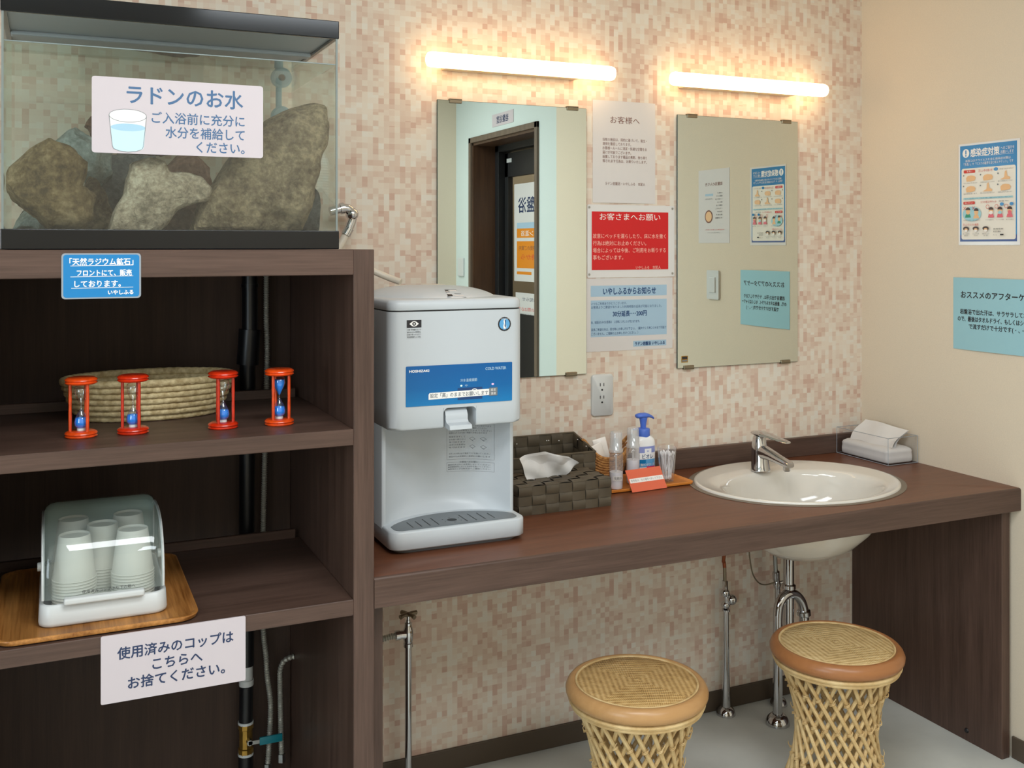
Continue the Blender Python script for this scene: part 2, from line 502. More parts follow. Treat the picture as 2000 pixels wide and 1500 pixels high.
class Sheet:
    """flat printed sheet: fractions run from the top left corner, y downwards"""
    def __init__(self, tl, right, up, w, h, mat, thick=0.0006, corner=0.0, quad=None, fn=None, bow=0.0):
        self.o = Vector(tl); self.r = Vector(right).normalized(); self.u = Vector(up).normalized()
        self.n = self.r.cross(self.u).normalized()
        self.w = w; self.h = h; self.mb = MB(); self.lev = 0; self.bow = bow
        pts = rrect(0, 0, w, h, corner, 4) if corner else [(w * i / 8, 0) for i in range(9)] + [(w - w * i / 8, h) for i in range(9)]
        self.th = thick
        f0 = [self.P(a / w, b / h, -thick) for a, b in pts]; f1 = [self.P(a / w, b / h, 0) for a, b in pts]
        self.mb.loft([f0, f1], mat, True, True, False)
    def P(self, x, y, d=0.0):
        b = self.bow * (4 * x * (1 - x))
        return tuple(self.o + self.r * (x * self.w) - self.u * (y * self.h) + self.n * (self.th + d + b))
    def _d(self):
        self.lev += 1
        return 0.00012 + 0.00006 * self.lev
    def poly(self, pts, mat):
        d = self._d()
        self.mb.add([self.P(x, y, d) for x, y in pts], [list(range(len(pts)))], mat)
        return self
    def rect(self, x0, y0, x1, y1, mat, r=0.0):
        if r:
            k = self.w / self.h
            return self.poly([(a, b / 1.0) for a, b in [(p[0] / self.w, p[1] / self.h) for p in rrect(x0 * self.w, y0 * self.h, x1 * self.w, y1 * self.h, r, 4)]], mat)
        return self.poly([(x0, y0), (x1, y0), (x1, y1), (x0, y1)], mat)
    def ell(self, cx, cy, rx, ry, mat, n=24, a0=0.0, a1=2 * pi):
        return self.poly([(cx + rx * cos(a0 + (a1 - a0) * k / n), cy + ry * sin(a0 + (a1 - a0) * k / n)) for k in range(n)], mat)
    def line(self, pts, wd, mat):
        d = self._d()
        Q = [(x * self.w, y * self.h) for x, y in pts]
        for (ax, ay), (bx, by) in zip(Q, Q[1:]):
            l = sqrt((bx - ax) ** 2 + (by - ay) ** 2) or 1
            nx, ny = -(by - ay) / l * wd / 2, (bx - ax) / l * wd / 2
            q = [(ax + nx, ay + ny), (bx + nx, by + ny), (bx - nx, by - ny), (ax - nx, ay - ny)]
            self.mb.add([self.P(x / self.w, y / self.h, d) for x, y in q], [[0, 1, 2, 3]], mat)
        return self
    def text(self, s, x0, x1, y, hgt, mat, bold=0.0):
        """s between fractions x0..x1, its em box centred on y with height hgt (fraction of the sheet)"""
        vs, fs = glyphs(s)
        if not vs: return self
        ax = min(p[0] for p in vs); bx = max(p[0] for p in vs)
        k = (x1 - x0) / (bx - ax)
        d = self._d()
        offs = [(0, 0)] if not bold else [(-bold, 0), (bold, 0), (0, bold), (0, -bold)]
        for i, (ox, oy) in enumerate(offs):
            self.mb.add([self.P(x0 + (px - ax) * k + ox / self.w, y + (0.38 - py) * hgt + oy / self.h, d + i * 0.00001) for px, py in vs], fs, mat)
        return self
    def build(self, name, label=None, cat=None, parent=None, group=None):
        o = self.mb.build(name, parent, recalc=False)
        if label: tag(o, label, cat, group)
        return o

# ------------------------------------------------------------------ room shell
XR = 2.433
b = MB(); b.box(-1.85, -3.8, -0.05, 3.7, 0.05, 0.0, 'floor'); struct(b.build('floor'))
b = MB(); b.box(-1.85, -3.8, 2.5, 3.7, 0.05, 2.55, 'ceiling'); struct(b.build('ceiling'))
b = MB(); b.box(-1.85, 0.0, 0.0, XR + 0.1, 0.1, 2.5, 'wallpaper'); struct(b.build('wall_back'))
b = MB(); b.box(XR, -2.24, 0.0, XR + 0.1, 0.0, 2.5, 'plaster'); struct(b.build('wall_right'))
b = MB(); b.box(-1.85, -3.8, 0.0, -1.75, 0.0, 2.5, 'plaster_cool'); struct(b.build('wall_left'))
b = MB(); b.box(-1.75, -3.8, 0.0, XR, -3.70, 2.5, 'plaster'); struct(b.build('wall_front'))
# pale wall around the doorway, seen only in the left mirror
DY0, DY1, DZ = -3.42, -2.48, 2.07
b = MB()
b.box(XR, -2.48, 0, XR + 0.24, -2.24, 2.5, 'plaster_cool')
b.box(XR, -3.80, 0, XR + 0.24, -3.42, 2.5, 'plaster_cool')
b.box(XR, DY0, DZ, XR + 0.24, DY1, 2.5, 'plaster_cool')
struct(b.build('wall_entrance'))
b = MB()
b.box(3.45, -3.8, 0, 3.55, -2.1, 2.5, 'plaster'); b.box(XR + 0.24, -2.2, 0, 3.45, -2.1, 2.5, 'plaster'); b.box(XR + 0.24, -3.8, 0, 3.45, -3.7, 2.5, 'plaster')
struct(b.build('wall_corridor'))
cl = bpy.data.lights.new('corridor_light', 'AREA'); cl.size = 0.5; cl.energy = 5; cl.color = (1, 0.93, 0.82)
clo = bpy.data.objects.new('corridor_light', cl); clo.location = (3.05, -2.95, 2.45); col.objects.link(clo)

# doorway: trim, thick wooden jamb and a dark glazed door set back in it
door = bpy.data.objects.new('door_1', None); door.location = (XR, -2.95, 0); col.objects.link(door); struct(door)
b = MB()
for y0, y1 in ((DY0 - 0.03, DY0 + 0.004), (DY1 - 0.004, DY1 + 0.03)):
    b.box(XR - 0.014, y0, 0, XR + 0.002, y1, DZ + 0.03, 'door_trim', 0.002)
b.box(XR - 0.014, DY0 - 0.03, DZ - 0.004, XR + 0.002, DY1 + 0.03, DZ + 0.03, 'door_trim', 0.002)
b.build('door_trim', door)
b = MB()
b.box(XR, DY0 - 0.001, 0, XR + 0.15, DY0 + 0.02, DZ, 'jamb_wood'); b.box(XR, DY1 - 0.02, 0, XR + 0.15, DY1 + 0.001, DZ, 'jamb_wood')
b.box(XR, DY0, DZ - 0.02, XR + 0.15, DY1, DZ + 0.001, 'jamb_wood')
b.build('door_jamb', door)
b = MB()
b.box(XR + 0.15, DY0, 0, XR + 0.24, DY0 + 0.07, DZ, 'dark', 0.003); b.box(XR + 0.15, DY1 - 0.07, 0, XR + 0.24, DY1, DZ, 'dark', 0.003)
b.box(XR + 0.15, DY0, DZ - 0.06, XR + 0.24, DY1, DZ, 'dark', 0.003)
b.build('door_frame', door)
b = MB()
lx0, lx1 = XR + 0.19, XR + 0.225
ly0, ly1 = DY0 + 0.08, DY1 - 0.08
b.box(lx0, ly0, 0.01, lx1, ly0 + 0.05, DZ - 0.07, 'dark', 0.002); b.box(lx0, ly1 - 0.05, 0.01, lx1, ly1, DZ - 0.07, 'dark', 0.002)
b.box(lx0, ly0, DZ - 0.22, lx1, ly1, DZ - 0.07, 'dark', 0.002); b.box(lx0, ly0, 0.01, lx1, ly1, 1.0, 'dark', 0.002)
b.box(XR + 0.186, DY0 + 0.62, DZ - 0.125, XR + 0.192, DY0 + 0.78, DZ - 0.10, 'steel'); b.box(XR + 0.186, DY0 + 0.12, DZ - 0.13, XR + 0.192, DY0 + 0.19, DZ - 0.105, 'white_plastic')
b.build('door_leaf', door)
b = MB(); b.box(XR + 0.203, ly0 + 0.05, 1.0, XR + 0.211, ly1 - 0.05, DZ - 0.22, 'acrylic'); b.build('door_glass', door)

# baseboards
b = MB(); b.box(0.62, -0.008, 0, 2.391, 0.0, 0.06, 'baseboard', 0.002); struct(b.build('baseboard_back'))
b = MB(); b.box(XR - 0.008, -2.24, 0, XR, -0.58, 0.06, 'baseboard', 0.002); struct(b.build('baseboard_right'))

# ------------------------------------------------------------------ shelf unit
SF = -0.605
su = thing('shelf_unit', 'tall open shelf unit in dark brown wood grain laminate carrying the glass tank', 'shelf', (0.24, -0.3, 0))
def board(name, x0, y0, z0, x1, y1, z1, mat, bev=0.0012, parent=su, **k):
    b = MB(); b.box(x0, y0, z0, x1, y1, z1, mat, bev, 1)
    return b.build(name, parent, **k)
SL0, SL1, SR0, SR1 = -0.165, -0.11, 0.5497, 0.592
board('side_panel', SL0, SF, 0, SL1, -0.004, 1.4106, 'wood_z')
board('side_panel', SR0, SF, 0, SR1, -0.004, 1.4106, 'wood_z')
board('top_board', SL1, SF, 1.360, SR0, -0.004, 1.4106, 'wood_x')
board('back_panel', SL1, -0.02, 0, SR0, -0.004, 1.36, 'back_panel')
for zb, zt in ((1.0209, 1.0532), (0.6822, 0.7140)):
    s_ = board('shelf', SL1, SF, zb, SR0, -0.121, zt, 'wood_x')
    b = MB(); b.box(SL1, -0.131, zt, SR0 - 0.012, -0.121, zt + 0.022, 'wood_x', 0.001, 1); b.build('back_lip', s_)
b = MB(); b.lathe([(0.0, -0.0015), (0.003, -0.001), (0.003, 0.0)], (0, 0, 0), 'steel', 12)
b.xform(Matrix.Translation((0.5785, SF, 1.2335)) @ Matrix.Rotation(pi / 2, 4, 'X')); b.build('screw_cap', su)

# ------------------------------------------------------------------ vanity counter
vc = thing('vanity_counter', 'long dark reddish brown wood grain vanity counter below the two mirrors', 'counter', (1.5, -0.3, 0))
SCX, SCY, SA, SB = 1.9197, -0.2904, 0.316, 0.2667       # basin cut-out
CZ0, CZ1 = 0.689, 0.751
# countertop with an oval hole, rounded front edge
def countertop():
    x0, x1, y0, y1 = SR1 + 0.0005, XR - 0.0005, SF, -0.0005
    r = 0.006
    N = 64
    angs = [2 * pi * k / N for k in range(N)]
    corners = [math.atan2(y - SCY, x - SCX) % (2 * pi) for x in (x0, x1) for y in (y0 + r, y1)]
    angs = sorted(angs + corners)
    inner = [(SCX + (SA - 0.012) * cos(a), SCY + (SB - 0.012) * sin(a)) for a in angs]
    outer = []
    for a in angs:
        dx, dy = cos(a), sin(a)
        ts = []
        if dx > 1e-9: ts.append((x1 - SCX) / dx)
        if dx < -1e-9: ts.append((x0 - SCX) / dx)
        if dy > 1e-9: ts.append((y1 - SCY) / dy)
        if dy < -1e-9: ts.append((y0 + r - SCY) / dy)
        t = min(ts); outer.append((SCX + dx * t, SCY + dy * t))
    b = MB(); n = len(angs)
    vs = [(x, y, CZ1) for x, y in inner] + [(x, y, CZ1) for x, y in outer] + [(x, y, CZ0) for x, y in inner] + [(x, y, CZ0) for x, y in outer]
    fs = []
    for i in range(n):
        j = (i + 1) % n
        fs += [[i, j, n + j, n + i], [2 * n + i, 2 * n + j, 3 * n + j, 3 * n + i], [i, j, 2 * n + j, 2 * n + i]]
    b.add(vs, fs, 'counter')
    # front edge band
    prof = [(y0 + r - r * sin(a), CZ1 - r + r * cos(a)) for a in [k * pi / 2 / 6 for k in range(7)]] + [(y0, CZ0 + 0.001), (y0 + 0.001, CZ0), (y0 + r, CZ0)]
    l0 = [(x0, y, z) for y, z in prof]; l1 = [(x1, y, z) for y, z in prof]
    vs = l0 + l1; m = len(prof)
    b.add(vs, [[i, i + 1, m + i + 1, m + i] for i in range(m - 1)], 'wood_x', True)
    b.build('countertop', vc)
countertop()
b = MB(); b.box(SR1 + 0.0005, -0.02, CZ1, XR - 0.0005, -0.0005, 0.8095, 'wood_x', 0.0015, 1); b.build('backsplash', vc)
b = MB(); b.box(2.391, -0.578, 0.0, 2.421, -0.0005, CZ0, 'wood_z', 0.001, 1)
rp = b.build('side_panel', vc)
b = MB(); b.lathe([(0.0, 0.005), (0.005, 0.004), (0.007, 0.0)], (0, 0, 0), 'dark', 16)
b.xform(Matrix.Translation((2.391, -0.4594, 0.03)) @ Matrix.Rotation(-pi / 2, 4, 'Y')); b.build('screw_cap', rp)
b = MB(); b.box(SR1 + 0.0005, -0.55, 0.0, 0.627, -0.0005, CZ0, 'wood_z', 0.001, 1); b.build('side_panel', vc)

# ------------------------------------------------------------------ mirrors
def mirror(x0, x1, label, sticker=False):
    z0, z1 = 1.0505, 1.8110
    t = thing('wall_mirror', label, 'mirror', ((x0 + x1) / 2, 0, z0), 'frameless wall mirrors')
    b = MB(); b.box(x0, -0.008, z0, x1, -0.003, z1, 'mirror_edge', 0.0006, 1); b.build('backing', t)
    b = MB(); b.add([(x0 + .001, -0.0083, z0 + .001), (x1 - .001, -0.0083, z0 + .001), (x1 - .001, -0.0083, z1 - .001), (x0 + .001, -0.0083, z1 - .001)], [[0, 1, 2, 3]], 'mirror'); b.build('mirror_glass', t, recalc=False)
    for cx, zc, s in ((x0 + 0.052, z1, 1), (x1 - 0.046, z1, 1), (x0 + 0.04, z0, -1), (x1 - 0.05, z0, -1)):
        b = MB()
        za, zb = (zc - 0.008, zc + 0.003) if s > 0 else (zc - 0.003, zc + 0.008)
        b.box(cx - 0.018, -0.012, za, cx + 0.018, -0.0085, zb, 'clip', 0.001, 1)
        b.box(cx - 0.018, -0.012, zc + 0.0005 if s > 0 else zc - 0.004, cx + 0.018, -0.0002, zc + 0.004 if s > 0 else zc - 0.0005, 'clip', 0.0005, 1)
        b.build('mirror_clip', t)
    if sticker:
        s = Sheet((x0 + 0.014, -0.0086, z0 + 0.037), (1, 0, 0), (0, 0, 1), 0.023, 0.020, 'brass', 0.0002)
        s.rect(0.1, 0.12, 0.9, 0.5, 'ink_black').rect(0.1, 0.6, 0.9, 0.85, 'ink_grey')
        s.build('gold_sticker', parent=t)
mirror(0.9457, 1.4004, 'frameless wall mirror behind the water dispenser, reflecting a doorway')
mirror(1.7088, 2.1619, 'frameless wall mirror above the basin, reflecting posters and a switch', True)

# ------------------------------------------------------------------ wall lamps
def lamp(x0, x1, label):
    t = thing('tube_lamp', label, 'lamp', ((x0 + x1) / 2, 0, 1.907), 'tube lamps above the mirrors')
    b = MB(); b.box(x0 + 0.06, -0.035, 1.890, x1 - 0.10, -0.0005, 1.924, 'lamp_base', 0.003); b.build('lamp_base', t)
    prof = [(x0, 0.0), (x0 + 0.0005, 0.012), (x0 + 0.004, 0.018), (x0 + 0.012, 0.0205), (x1 - 0.012, 0.0205), (x1 - 0.004, 0.018), (x1 - 0.0005, 0.012), (x1, 0.0)]
    loops = [[(x, -0.055 + r * cos(2 * pi * k / 24), 1.908 + r * sin(2 * pi * k / 24)) for k in range(24)] for x, r in prof]
    b = MB(); b.loft(loops, 'lamp'); b.build('lamp_diffuser', t)
lamp(0.8987, 1.4645, 'lit warm white tube lamp on the wall above the dispenser side mirror')
lamp(1.6561, 2.2342, 'lit warm white tube lamp on the wall above the basin side mirror')

# ------------------------------------------------------------------ outlet and switch
t = thing('power_outlet', 'white double power outlet plate on the patterned wall under the notices', 'outlet', (1.4542, 0, 0.9865))
b = MB(); pts = rrect(1.4185, 0.926, 1.4895, 1.0465, 0.010)
b.loft([[(x, 0, z) for x, z in pts], [(x, -0.005, z) for x, z in pts], [(1.454 + (x - 1.454) * .93, -0.008, .9865 + (z - .9865) * .96) for x, z in pts]], 'white_plastic'); b.build('cover_plate', t, sharp=60)
for zc in (1.013, 0.977):
    b = MB()
    b.box(1.4440, -0.0088, zc - .0005, 1.4460, -0.0076, zc + .0085, 'dark'); b.box(1.4560, -0.0088, zc - .0005, 1.4580, -0.0076, zc + .0085, 'dark')
    b.lathe([(0.0, 0.0088), (0.0028, 0.0088), (0.0028, 0.0076)], (0, 0, 0), 'dark', 12)
    k = len(b.v) - 36
    b.v[k:] = [(x + 1.4512, -z, y + zc - 0.011) for x, y, z in b.v[k:]]
    b.build('socket_slots', t)
t = thing('light_switch', 'white light switch plate on the right wall, seen only reflected in the basin mirror', 'switch', (XR, -0.838, 1.26))
b = MB(); pts = rrect(-0.876, 1.203, -0.796, 1.319, 0.006)
b.loft([[(XR, y, z) for y, z in pts], [(XR - 0.008, y, z) for y, z in pts]], 'white_plastic'); b.build('cover_plate', t)
b = MB(); b.box(XR - 0.012, -0.856, 1.23, XR - 0.006, -0.816, 1.292, 'white_plastic', 0.002); b.build('rocker', t)
t = tag(MB().box(XR - 0.012, -3.645, 1.22, XR, -3.55, 1.34, 'white_plastic', 0.004).build('wall_plate'), 'pale wall plate beside the doorway, seen only reflected in the left mirror', 'switch')

# ------------------------------------------------------------------ notices on the patterned wall
RX, UZ = (1, 0, 0), (0, 0, 1)
s = Sheet((1.4245, -0.0004, 1.8395), RX, UZ, 0.211, 0.297, 'paper', 0.0006, bow=0.002)
s.text('お客様へ', .27, .74, .185, .075, 'ink_brown')
for i, (l, x1) in enumerate((('当館の施設は、規約に基づいて、衛生・', .86), ('清掃を徹底しております。', .60), ('お客様一人一人に清潔・快適な空間をお', .86), ('届けが可能でございます。', .60), ('設置しております備品の無断、持ち帰り', .86), ('等されます行為は、お断りいたします。', .86))):
    s.text(l, .15, x1, .38 + .042 * i, .034, 'ink_brown')
s.text('ラドン岩盤浴・いやしふる　支配人', .19, .83, .81, .034, 'ink_brown')
s.build('notice_sheet', 'white paper notice with brown writing, topmost sheet between the mirrors', 'notice')

s = Sheet((1.4065, -0.0004, 1.5372), RX, UZ, 0.296, 0.2115, 'acrylic', 0.0018, 0.004)
s.mb = MB(); s.lev = 0
pts = rrect(0, 0, 1, 1, 0.015, 3)
s.mb.loft([[s.P(a, b, -s.th) for a, b in pts], [s.P(a, b, -0.0004) for a, b in pts]], 'paper_gloss', True, True, False)
s.rect(.047, .095, .925, .895, 'print_red')
s.text('お客さまへお願い', .135, .83, .165, .105, 'ink_white')
for i, (l, x1) in enumerate((('故意にベッドを濡らしたり、床に水を撒く', .895), ('行為は絶対にお止めください。', .665), ('場合によっては今後、ご利用をお断りする', .895), ('事もございます。', .40))):
    s.text(l, .06, x1, .43 + .098 * i, .07, 'ink_pale')
s.text('いやしふる　支配人', .545, .835, .865, .05, 'ink_pale')
for x, y in ((.02, .04), (.975, .04), (.02, .955), (.975, .955)):
    s.ell(x, y, .012, .017, 'steel', 10)
s.build('notice_sheet', 'red laminated notice with white writing on the patterned wall between the mirrors', 'notice')

s = Sheet((1.4030, -0.0004, 1.3235), RX, UZ, 0.293, 0.2115, 'paper', 0.0006)
s.rect(.05, .10, .93, .25, 'print_blue').rect(.05, .30, .93, .80, 'print_blue').rect(.535, .875, .925, .955, 'print_blue')
s.text('いやしふるからお知らせ', .19, .80, .178, .105, 'ink_navy', .0006)
s.text('いつもご利用ありがとうございます。', .055, .46, .345, .042, 'ink_navy')
s.text('お客様よりご要望がありました利用時間の延長が可能になりました。', .055, .87, .395, .042, 'ink_navy')
s.text('30分延長･･･200円', .30, .69, .49, .085, 'ink_navy', .0005)
s.text('尚、岩盤浴のみのお客様は　１名様につき１００円になります。', .055, .61, .60, .042, 'ink_navy')
s.text('延長ご希望の方は、受付時にお申し付け下さい。（最大で１５時２０分まで可能で', .055, .925, .70, .042, 'ink_navy')
s.text('ございません。ご理解の上お申し付けください。）', .055, .59, .757, .042, 'ink_navy')
s.text('ラドン岩盤浴 いやしふる', .555, .905, .915, .055, 'ink_navy', .0004)
s.build('notice_sheet', 'white notice with pale blue boxes and navy writing, lowest sheet between the mirrors', 'notice')

# ------------------------------------------------------------------ sheets on the right wall
RY = (0, -1, 0)
s = Sheet((XR - 0.0004, -0.3945, 1.7150), RY, UZ, 0.208, 0.295, 'paper_gloss', 0.0008)
s.rect(.025, .02, .955, .965, 'poster_blue').rect(.025, .90, .955, .965, 'poster_navy')
s.rect(.05, .245, .935, .945, 'poster_body', 0.006)
s.ell(.125, .095, .058, .043, 'ink_white').rect(.115, .065, .135, .105, 'poster_blue').ell(.125, .118, .012, .009, 'poster_blue', 10)
s.text('感染症対策', .205, .68, .095, .085, 'ink_white', .0006)
s.text('へのご協力を', .70, .915, .075, .034, 'ink_white').text('お願いします', .70, .905, .112, .034, 'ink_white')
s.line([(.45, .135), (.91, .135)], .0006, 'ink_white')
s.text('新型コロナウイルスを含む感染症対策は', .12, .86, .172, .026, 'ink_white').text('「手洗い」や「マスクの着用を含む咳エチケット」です', .09, .90, .205, .030, 'ink_white')
s.rect(.09, .262, .285, .292, 'ink_red', .003).text('手洗い', .14, .235, .277, .02, 'ink_white')
s.text('正しい手の洗い方', .34, .57, .277, .028, 'ink_red').ell(.625, .272, .035, .017, 'poster_blue').text('手洗いの前に・爪は短く切っておきましょう', .68, .90, .275, .014, 'ink_grey')
def hand(cx, cy, k):
    if k in (2, 4): s.poly([(cx - .085, cy + .03), (cx - .02, cy + .01), (cx - .01, cy - .045), (cx + .015, cy - .055), (cx + .03, cy), (cx + .075, cy + .012), (cx + .07, cy + .032)], 'skin_print')
    else: s.poly([(cx - .08, cy - .005), (cx - .05, cy - .025), (cx, cy - .03), (cx + .06, cy - .024), (cx + .085, cy - .005), (cx + .07, cy + .022), (cx, cy + .03), (cx - .07, cy + .03)], 'skin_print')
cap = ('流水でよく手をぬらした後、石けんをつけ', '手の甲をのばすようにこすります', '指先・爪の間を念入りにこすります', '指の間を洗います', '親指と手のひらをねじり洗いします', '手首も忘れずに洗います')
for k in range(6):
    cx, cy = .21 + .285 * (k % 3), .345 + .105 * (k // 3)
    s.ell(cx - .12, cy - .03, .011, .008, 'ink_grey', 10); hand(cx, cy, k)
    s.text(cap[k], cx - .12, cx + .11, cy + .045, .013, 'ink_grey')
s.rect(.09, .535, .90, .551, 'pale_teal_print').text('石けんで洗い終わったら、十分に水で流し、清潔なタオルで拭き取って乾かします', .11, .88, .543, .012, 'ink_navy')
s.rect(.09, .572, .285, .60, 'ink_red', .003).text('咳エチケット', .115, .26, .586, .018, 'ink_white').text('３つの咳エチケット', .38, .64, .583, .026, 'ink_red').text('電車や職場、学校など', .68, .84, .58, .014, 'ink_grey')
s.ell(.235, .695, .155, .072, 'pale_teal_print', 28)
def fig(cx, cy, top, mask=None):
    s.poly([(cx - .05, cy + .075), (cx - .035, cy + .042), (cx + .035, cy + .042), (cx + .05, cy + .075)], top)
    s.ell(cx, cy + .015, .036, .030, 'skin_print', 16); s.ell(cx, cy, .040, .026, 'hair_print', 16, pi, 2 * pi + .3)
    if mask: s.ell(cx, cy + .028, .030, .018, mask, 12)
fig(.17, .655, 'green_print'); fig(.31, .665, 'skin_print')
for cx in (.115, .265):
    s.line([(cx - .022, .622), (cx + .022, .654)], .0011, 'ink_red').line([(cx - .022, .654), (cx + .022, .622)], .0011, 'ink_red')
for k, cx in enumerate((.555, .70, .855)):
    fig(cx, .66, 'pink_print', ('ink_white', 'pale_teal_print', 'pink_print')[k])
    s.line([(cx - .055 + .026 * cos(a * pi / 6), .630 + .019 * sin(a * pi / 6)) for a in range(13)], .0011, 'ink_red')
    if k: s.ell(cx + .03, .610, .032, .016, 'poster_blue', 14)
for x0, x1, l in ((.10, .23, '何もせずに咳やくしゃみをする'), (.26, .38, '咳やくしゃみを手でおさえる'), (.47, .60, 'マスクを着用する'), (.64, .77, 'ティッシュで口を覆う'), (.80, .92, '袖で口を覆う')):
    s.text(l, x0, x1, .757, .013, 'ink_grey')
s.text('正しいマスクの着用', .09, .35, .80, .026, 'ink_red')
for k in range(3):
    cx = .145 + .165 * k
    s.ell(cx, .838, .052, .020, 'hair_print', 14); s.ell(cx, .850, .030, .016, 'skin_print', 12); s.ell(cx, .860, .026, .012, 'ink_white', 12)
    s.text(('鼻と口の両方を', 'ゴムひもを', '隙間がないよう')[k], cx - .055, cx + .06, .89, .014, 'ink_grey').text(('確実に覆う', '耳にかける', '鼻まで覆う')[k], cx - .03, cx + .04, .906, .014, 'ink_grey')
s.text('首相官邸', .60, .76, .845, .016, 'ink_black').text('厚生労働省', .60, .72, .870, .016, 'ink_black').rect(.71, .893, .765, .907, 'ink_black').text('詳しくは', .60, .66, .902, .014, 'ink_grey')
s.build('health_poster', 'blue and white illustrated hygiene poster on the right wall above the pale blue sheet', 'poster')

s = Sheet((XR - 0.0004, -0.3745, 1.3250), RY, UZ, 0.288, 0.210, 'paper_blue', 0.0006, bow=0.003)
s.text('おススメのアフターケア', .10, .925, .235, .105, 'ink_black', .0006)
for i, (l, x0, x1) in enumerate((('岩盤浴で出た汗は、サラサラしており', .09, .92), ('ので、最後はタオルドライ、もしくはシャワー', .06, .965), ('で流すだけで十分です( ･ ､ ･ )', .20, .87))):
    s.text(l, x0, x1, .47 + .100 * i, .078, 'ink_black', .0004)
s.build('notice_sheet', 'pale blue paper notice with black writing on the right wall under the hygiene poster', 'notice')

s = Sheet((XR - 0.0004, -0.732, 1.7260), RY, UZ, 0.210, 0.297, 'paper', 0.0006)
s.text('岩盤浴の入り方', .22, .78, .20, .05, 'ink_brown', .0003)
s.rect(.52, .33, .78, .36, 'print_blue').text('ご利用の流れ', .52, .78, .40, .022, 'ink_grey')
for i in range(9): s.text(('水分を補給します', '着替えます', 'うつ伏せ５分', '仰向け１０分', '休憩５分', 'くりかえし', '汗を拭きます', '休みます', '水分補給')[i], .22, .22 + .17 + .03 * (i % 3), .325 + .042 * i, .022, 'ink_black')
s.ell(.66, .64, .125, .088, 'ink_brown', 24).ell(.66, .64, .10, .070, 'skin_print', 24)
s.text('お水はご自由にお飲みください。体調に合わせてご利用ください。', .16, .78, .82, .016, 'ink_red').text('ご不明な点はフロントまで', .3, .7, .86, .016, 'ink_grey')
s.build('notice_sheet', 'white paper notice with a round brown picture, reflected in the basin mirror', 'notice')

# sheets round the doorway that only the left mirror shows
s = Sheet((XR - 0.0004, -2.784, 2.206), RY, UZ, 0.308, 0.074, 'sign_white', 0.003)
s.text('岩盤浴室', .22, .78, .5, .62, 'sign_navy', .001)
s.build('door_sign', 'small white sign with blue characters above the doorway, seen in the left mirror', 'sign')
gx = XR + 0.203
def door_sheet(y, z, w, h): return Sheet((gx - 0.0004, y, z), RY, UZ, w, h, 'paper_gloss', 0.0006)
s = door_sheet(-2.72, 1.80, 0.50, 0.60)
s.text('岩盤浴', .16, .88, .22, .17, 'sign_navy', .002).rect(.08, .40, .92, .46, 'print_blue')
s.rect(.08, .46, .92, .555, 'orange_print').rect(.08, .59, .92, .865, 'orange_print').rect(.5, .90, .92, .93, 'orange_print')
s.text('ラドン温浴', .2, .8, .51, .06, 'ink_white').text('ご利用時間のご案内', .14, .86, .66, .05, 'ink_brown').text('十時から', .2, .8, .75, .06, 'ink_red')
s.build('door_poster', 'large white poster with orange panels on the glass door, seen in the left mirror', 'poster')
s = door_sheet(-2.80, 1.13, 0.40, 0.22)
s.text('お知らせ', .25, .75, .17, .12, 'sign_navy').text('入室の際は必ず', .1, .9, .45, .12, 'ink_red').text('水分をお取りください', .1, .9, .62, .1, 'ink_black').text('いやしふる', .4, .9, .83, .1, 'ink_black')
s.build('notice_sheet', 'small white notice low on the glass door, seen in the left mirror', 'notice')

# ------------------------------------------------------------------ glass tank of rocks
TX0, TX1, TY0, TY1, TZ0, TZ1 = -0.0805, 0.5275, -0.578, -0.150, 1.4115, 1.8680
WZ = 1.7825
tk = thing('aquarium', 'rectangular glass tank with black rims, filled with water and rocks, on the shelf unit', 'tank', ((TX0 + TX1) / 2, (TY0 + TY1) / 2, TZ0))
def ring(z0, z1, wall, lip, name):
    b = MB()
    b.box(TX0, TY0, z0, TX1, TY0 + wall, z1, 'black_plastic', 0.0015, 2); b.box(TX0, TY1 - wall, z0, TX1, TY1, z1, 'black_plastic', 0.0015, 2)
    b.box(TX0, TY0 + wall * .9, z0, TX0 + wall, TY1 - wall * .9, z1, 'black_plastic', 0.0015, 2); b.box(TX1 - wall, TY0 + wall * .9, z0, TX1, TY1 - wall * .9, z1, 'black_plastic', 0.0015, 2)
    if lip: b.box(TX0 + wall * .8, TY0 + wall * .8, z0 + 0.001, TX1 - wall * .8, TY1 - wall * .8, z0 + 0.009, 'black_plastic')
    return b.build(name, tk)
ring(TZ0, 1.4478, 0.008, True, 'base_rim')
ring(1.8325, TZ1, 0.010, False, 'top_rim')
b = MB(); b.box(TX0 + 0.010, TY0 + 0.010, 1.838, TX1 - 0.010, TY1 - 0.010, 1.844, 'lid_grey')
b.box(TX0 + 0.010, TY0 + 0.2, 1.829, TX1 - 0.010, TY0 + 0.23, 1.838, 'lid_grey', 0.003)
b.build('lid', tk)
g0, g1 = 1.4478, 1.8325
def pane(name, vs):
    b = MB(); b.add(vs, [[0, 1, 2, 3]], 'glass'); return b.build(name, tk, recalc=False)
xa, xb, ya, yb = TX0 + 0.003, TX1 - 0.003, TY0 + 0.003, TY1 - 0.003
pane('front_pane', [(xa, ya, g0), (xb, ya, g0), (xb, ya, g1), (xa, ya, g1)])
pane('back_pane', [(xa, yb, g0), (xb, yb, g0), (xb, yb, g1), (xa, yb, g1)])
pane('left_pane', [(xa, ya, g0), (xa, yb, g0), (xa, yb, g1), (xa, ya, g1)])
pane('right_pane', [(xb, ya, g0), (xb, yb, g0), (xb, yb, g1), (xb, ya, g1)])
for x in (xa + .001, xb - .001):
    b = MB(); b.box(x - .0022, ya - .0012, g0, x + .0014, ya + .002, g1, 'silicone'); b.build('silicone_seam', tk)
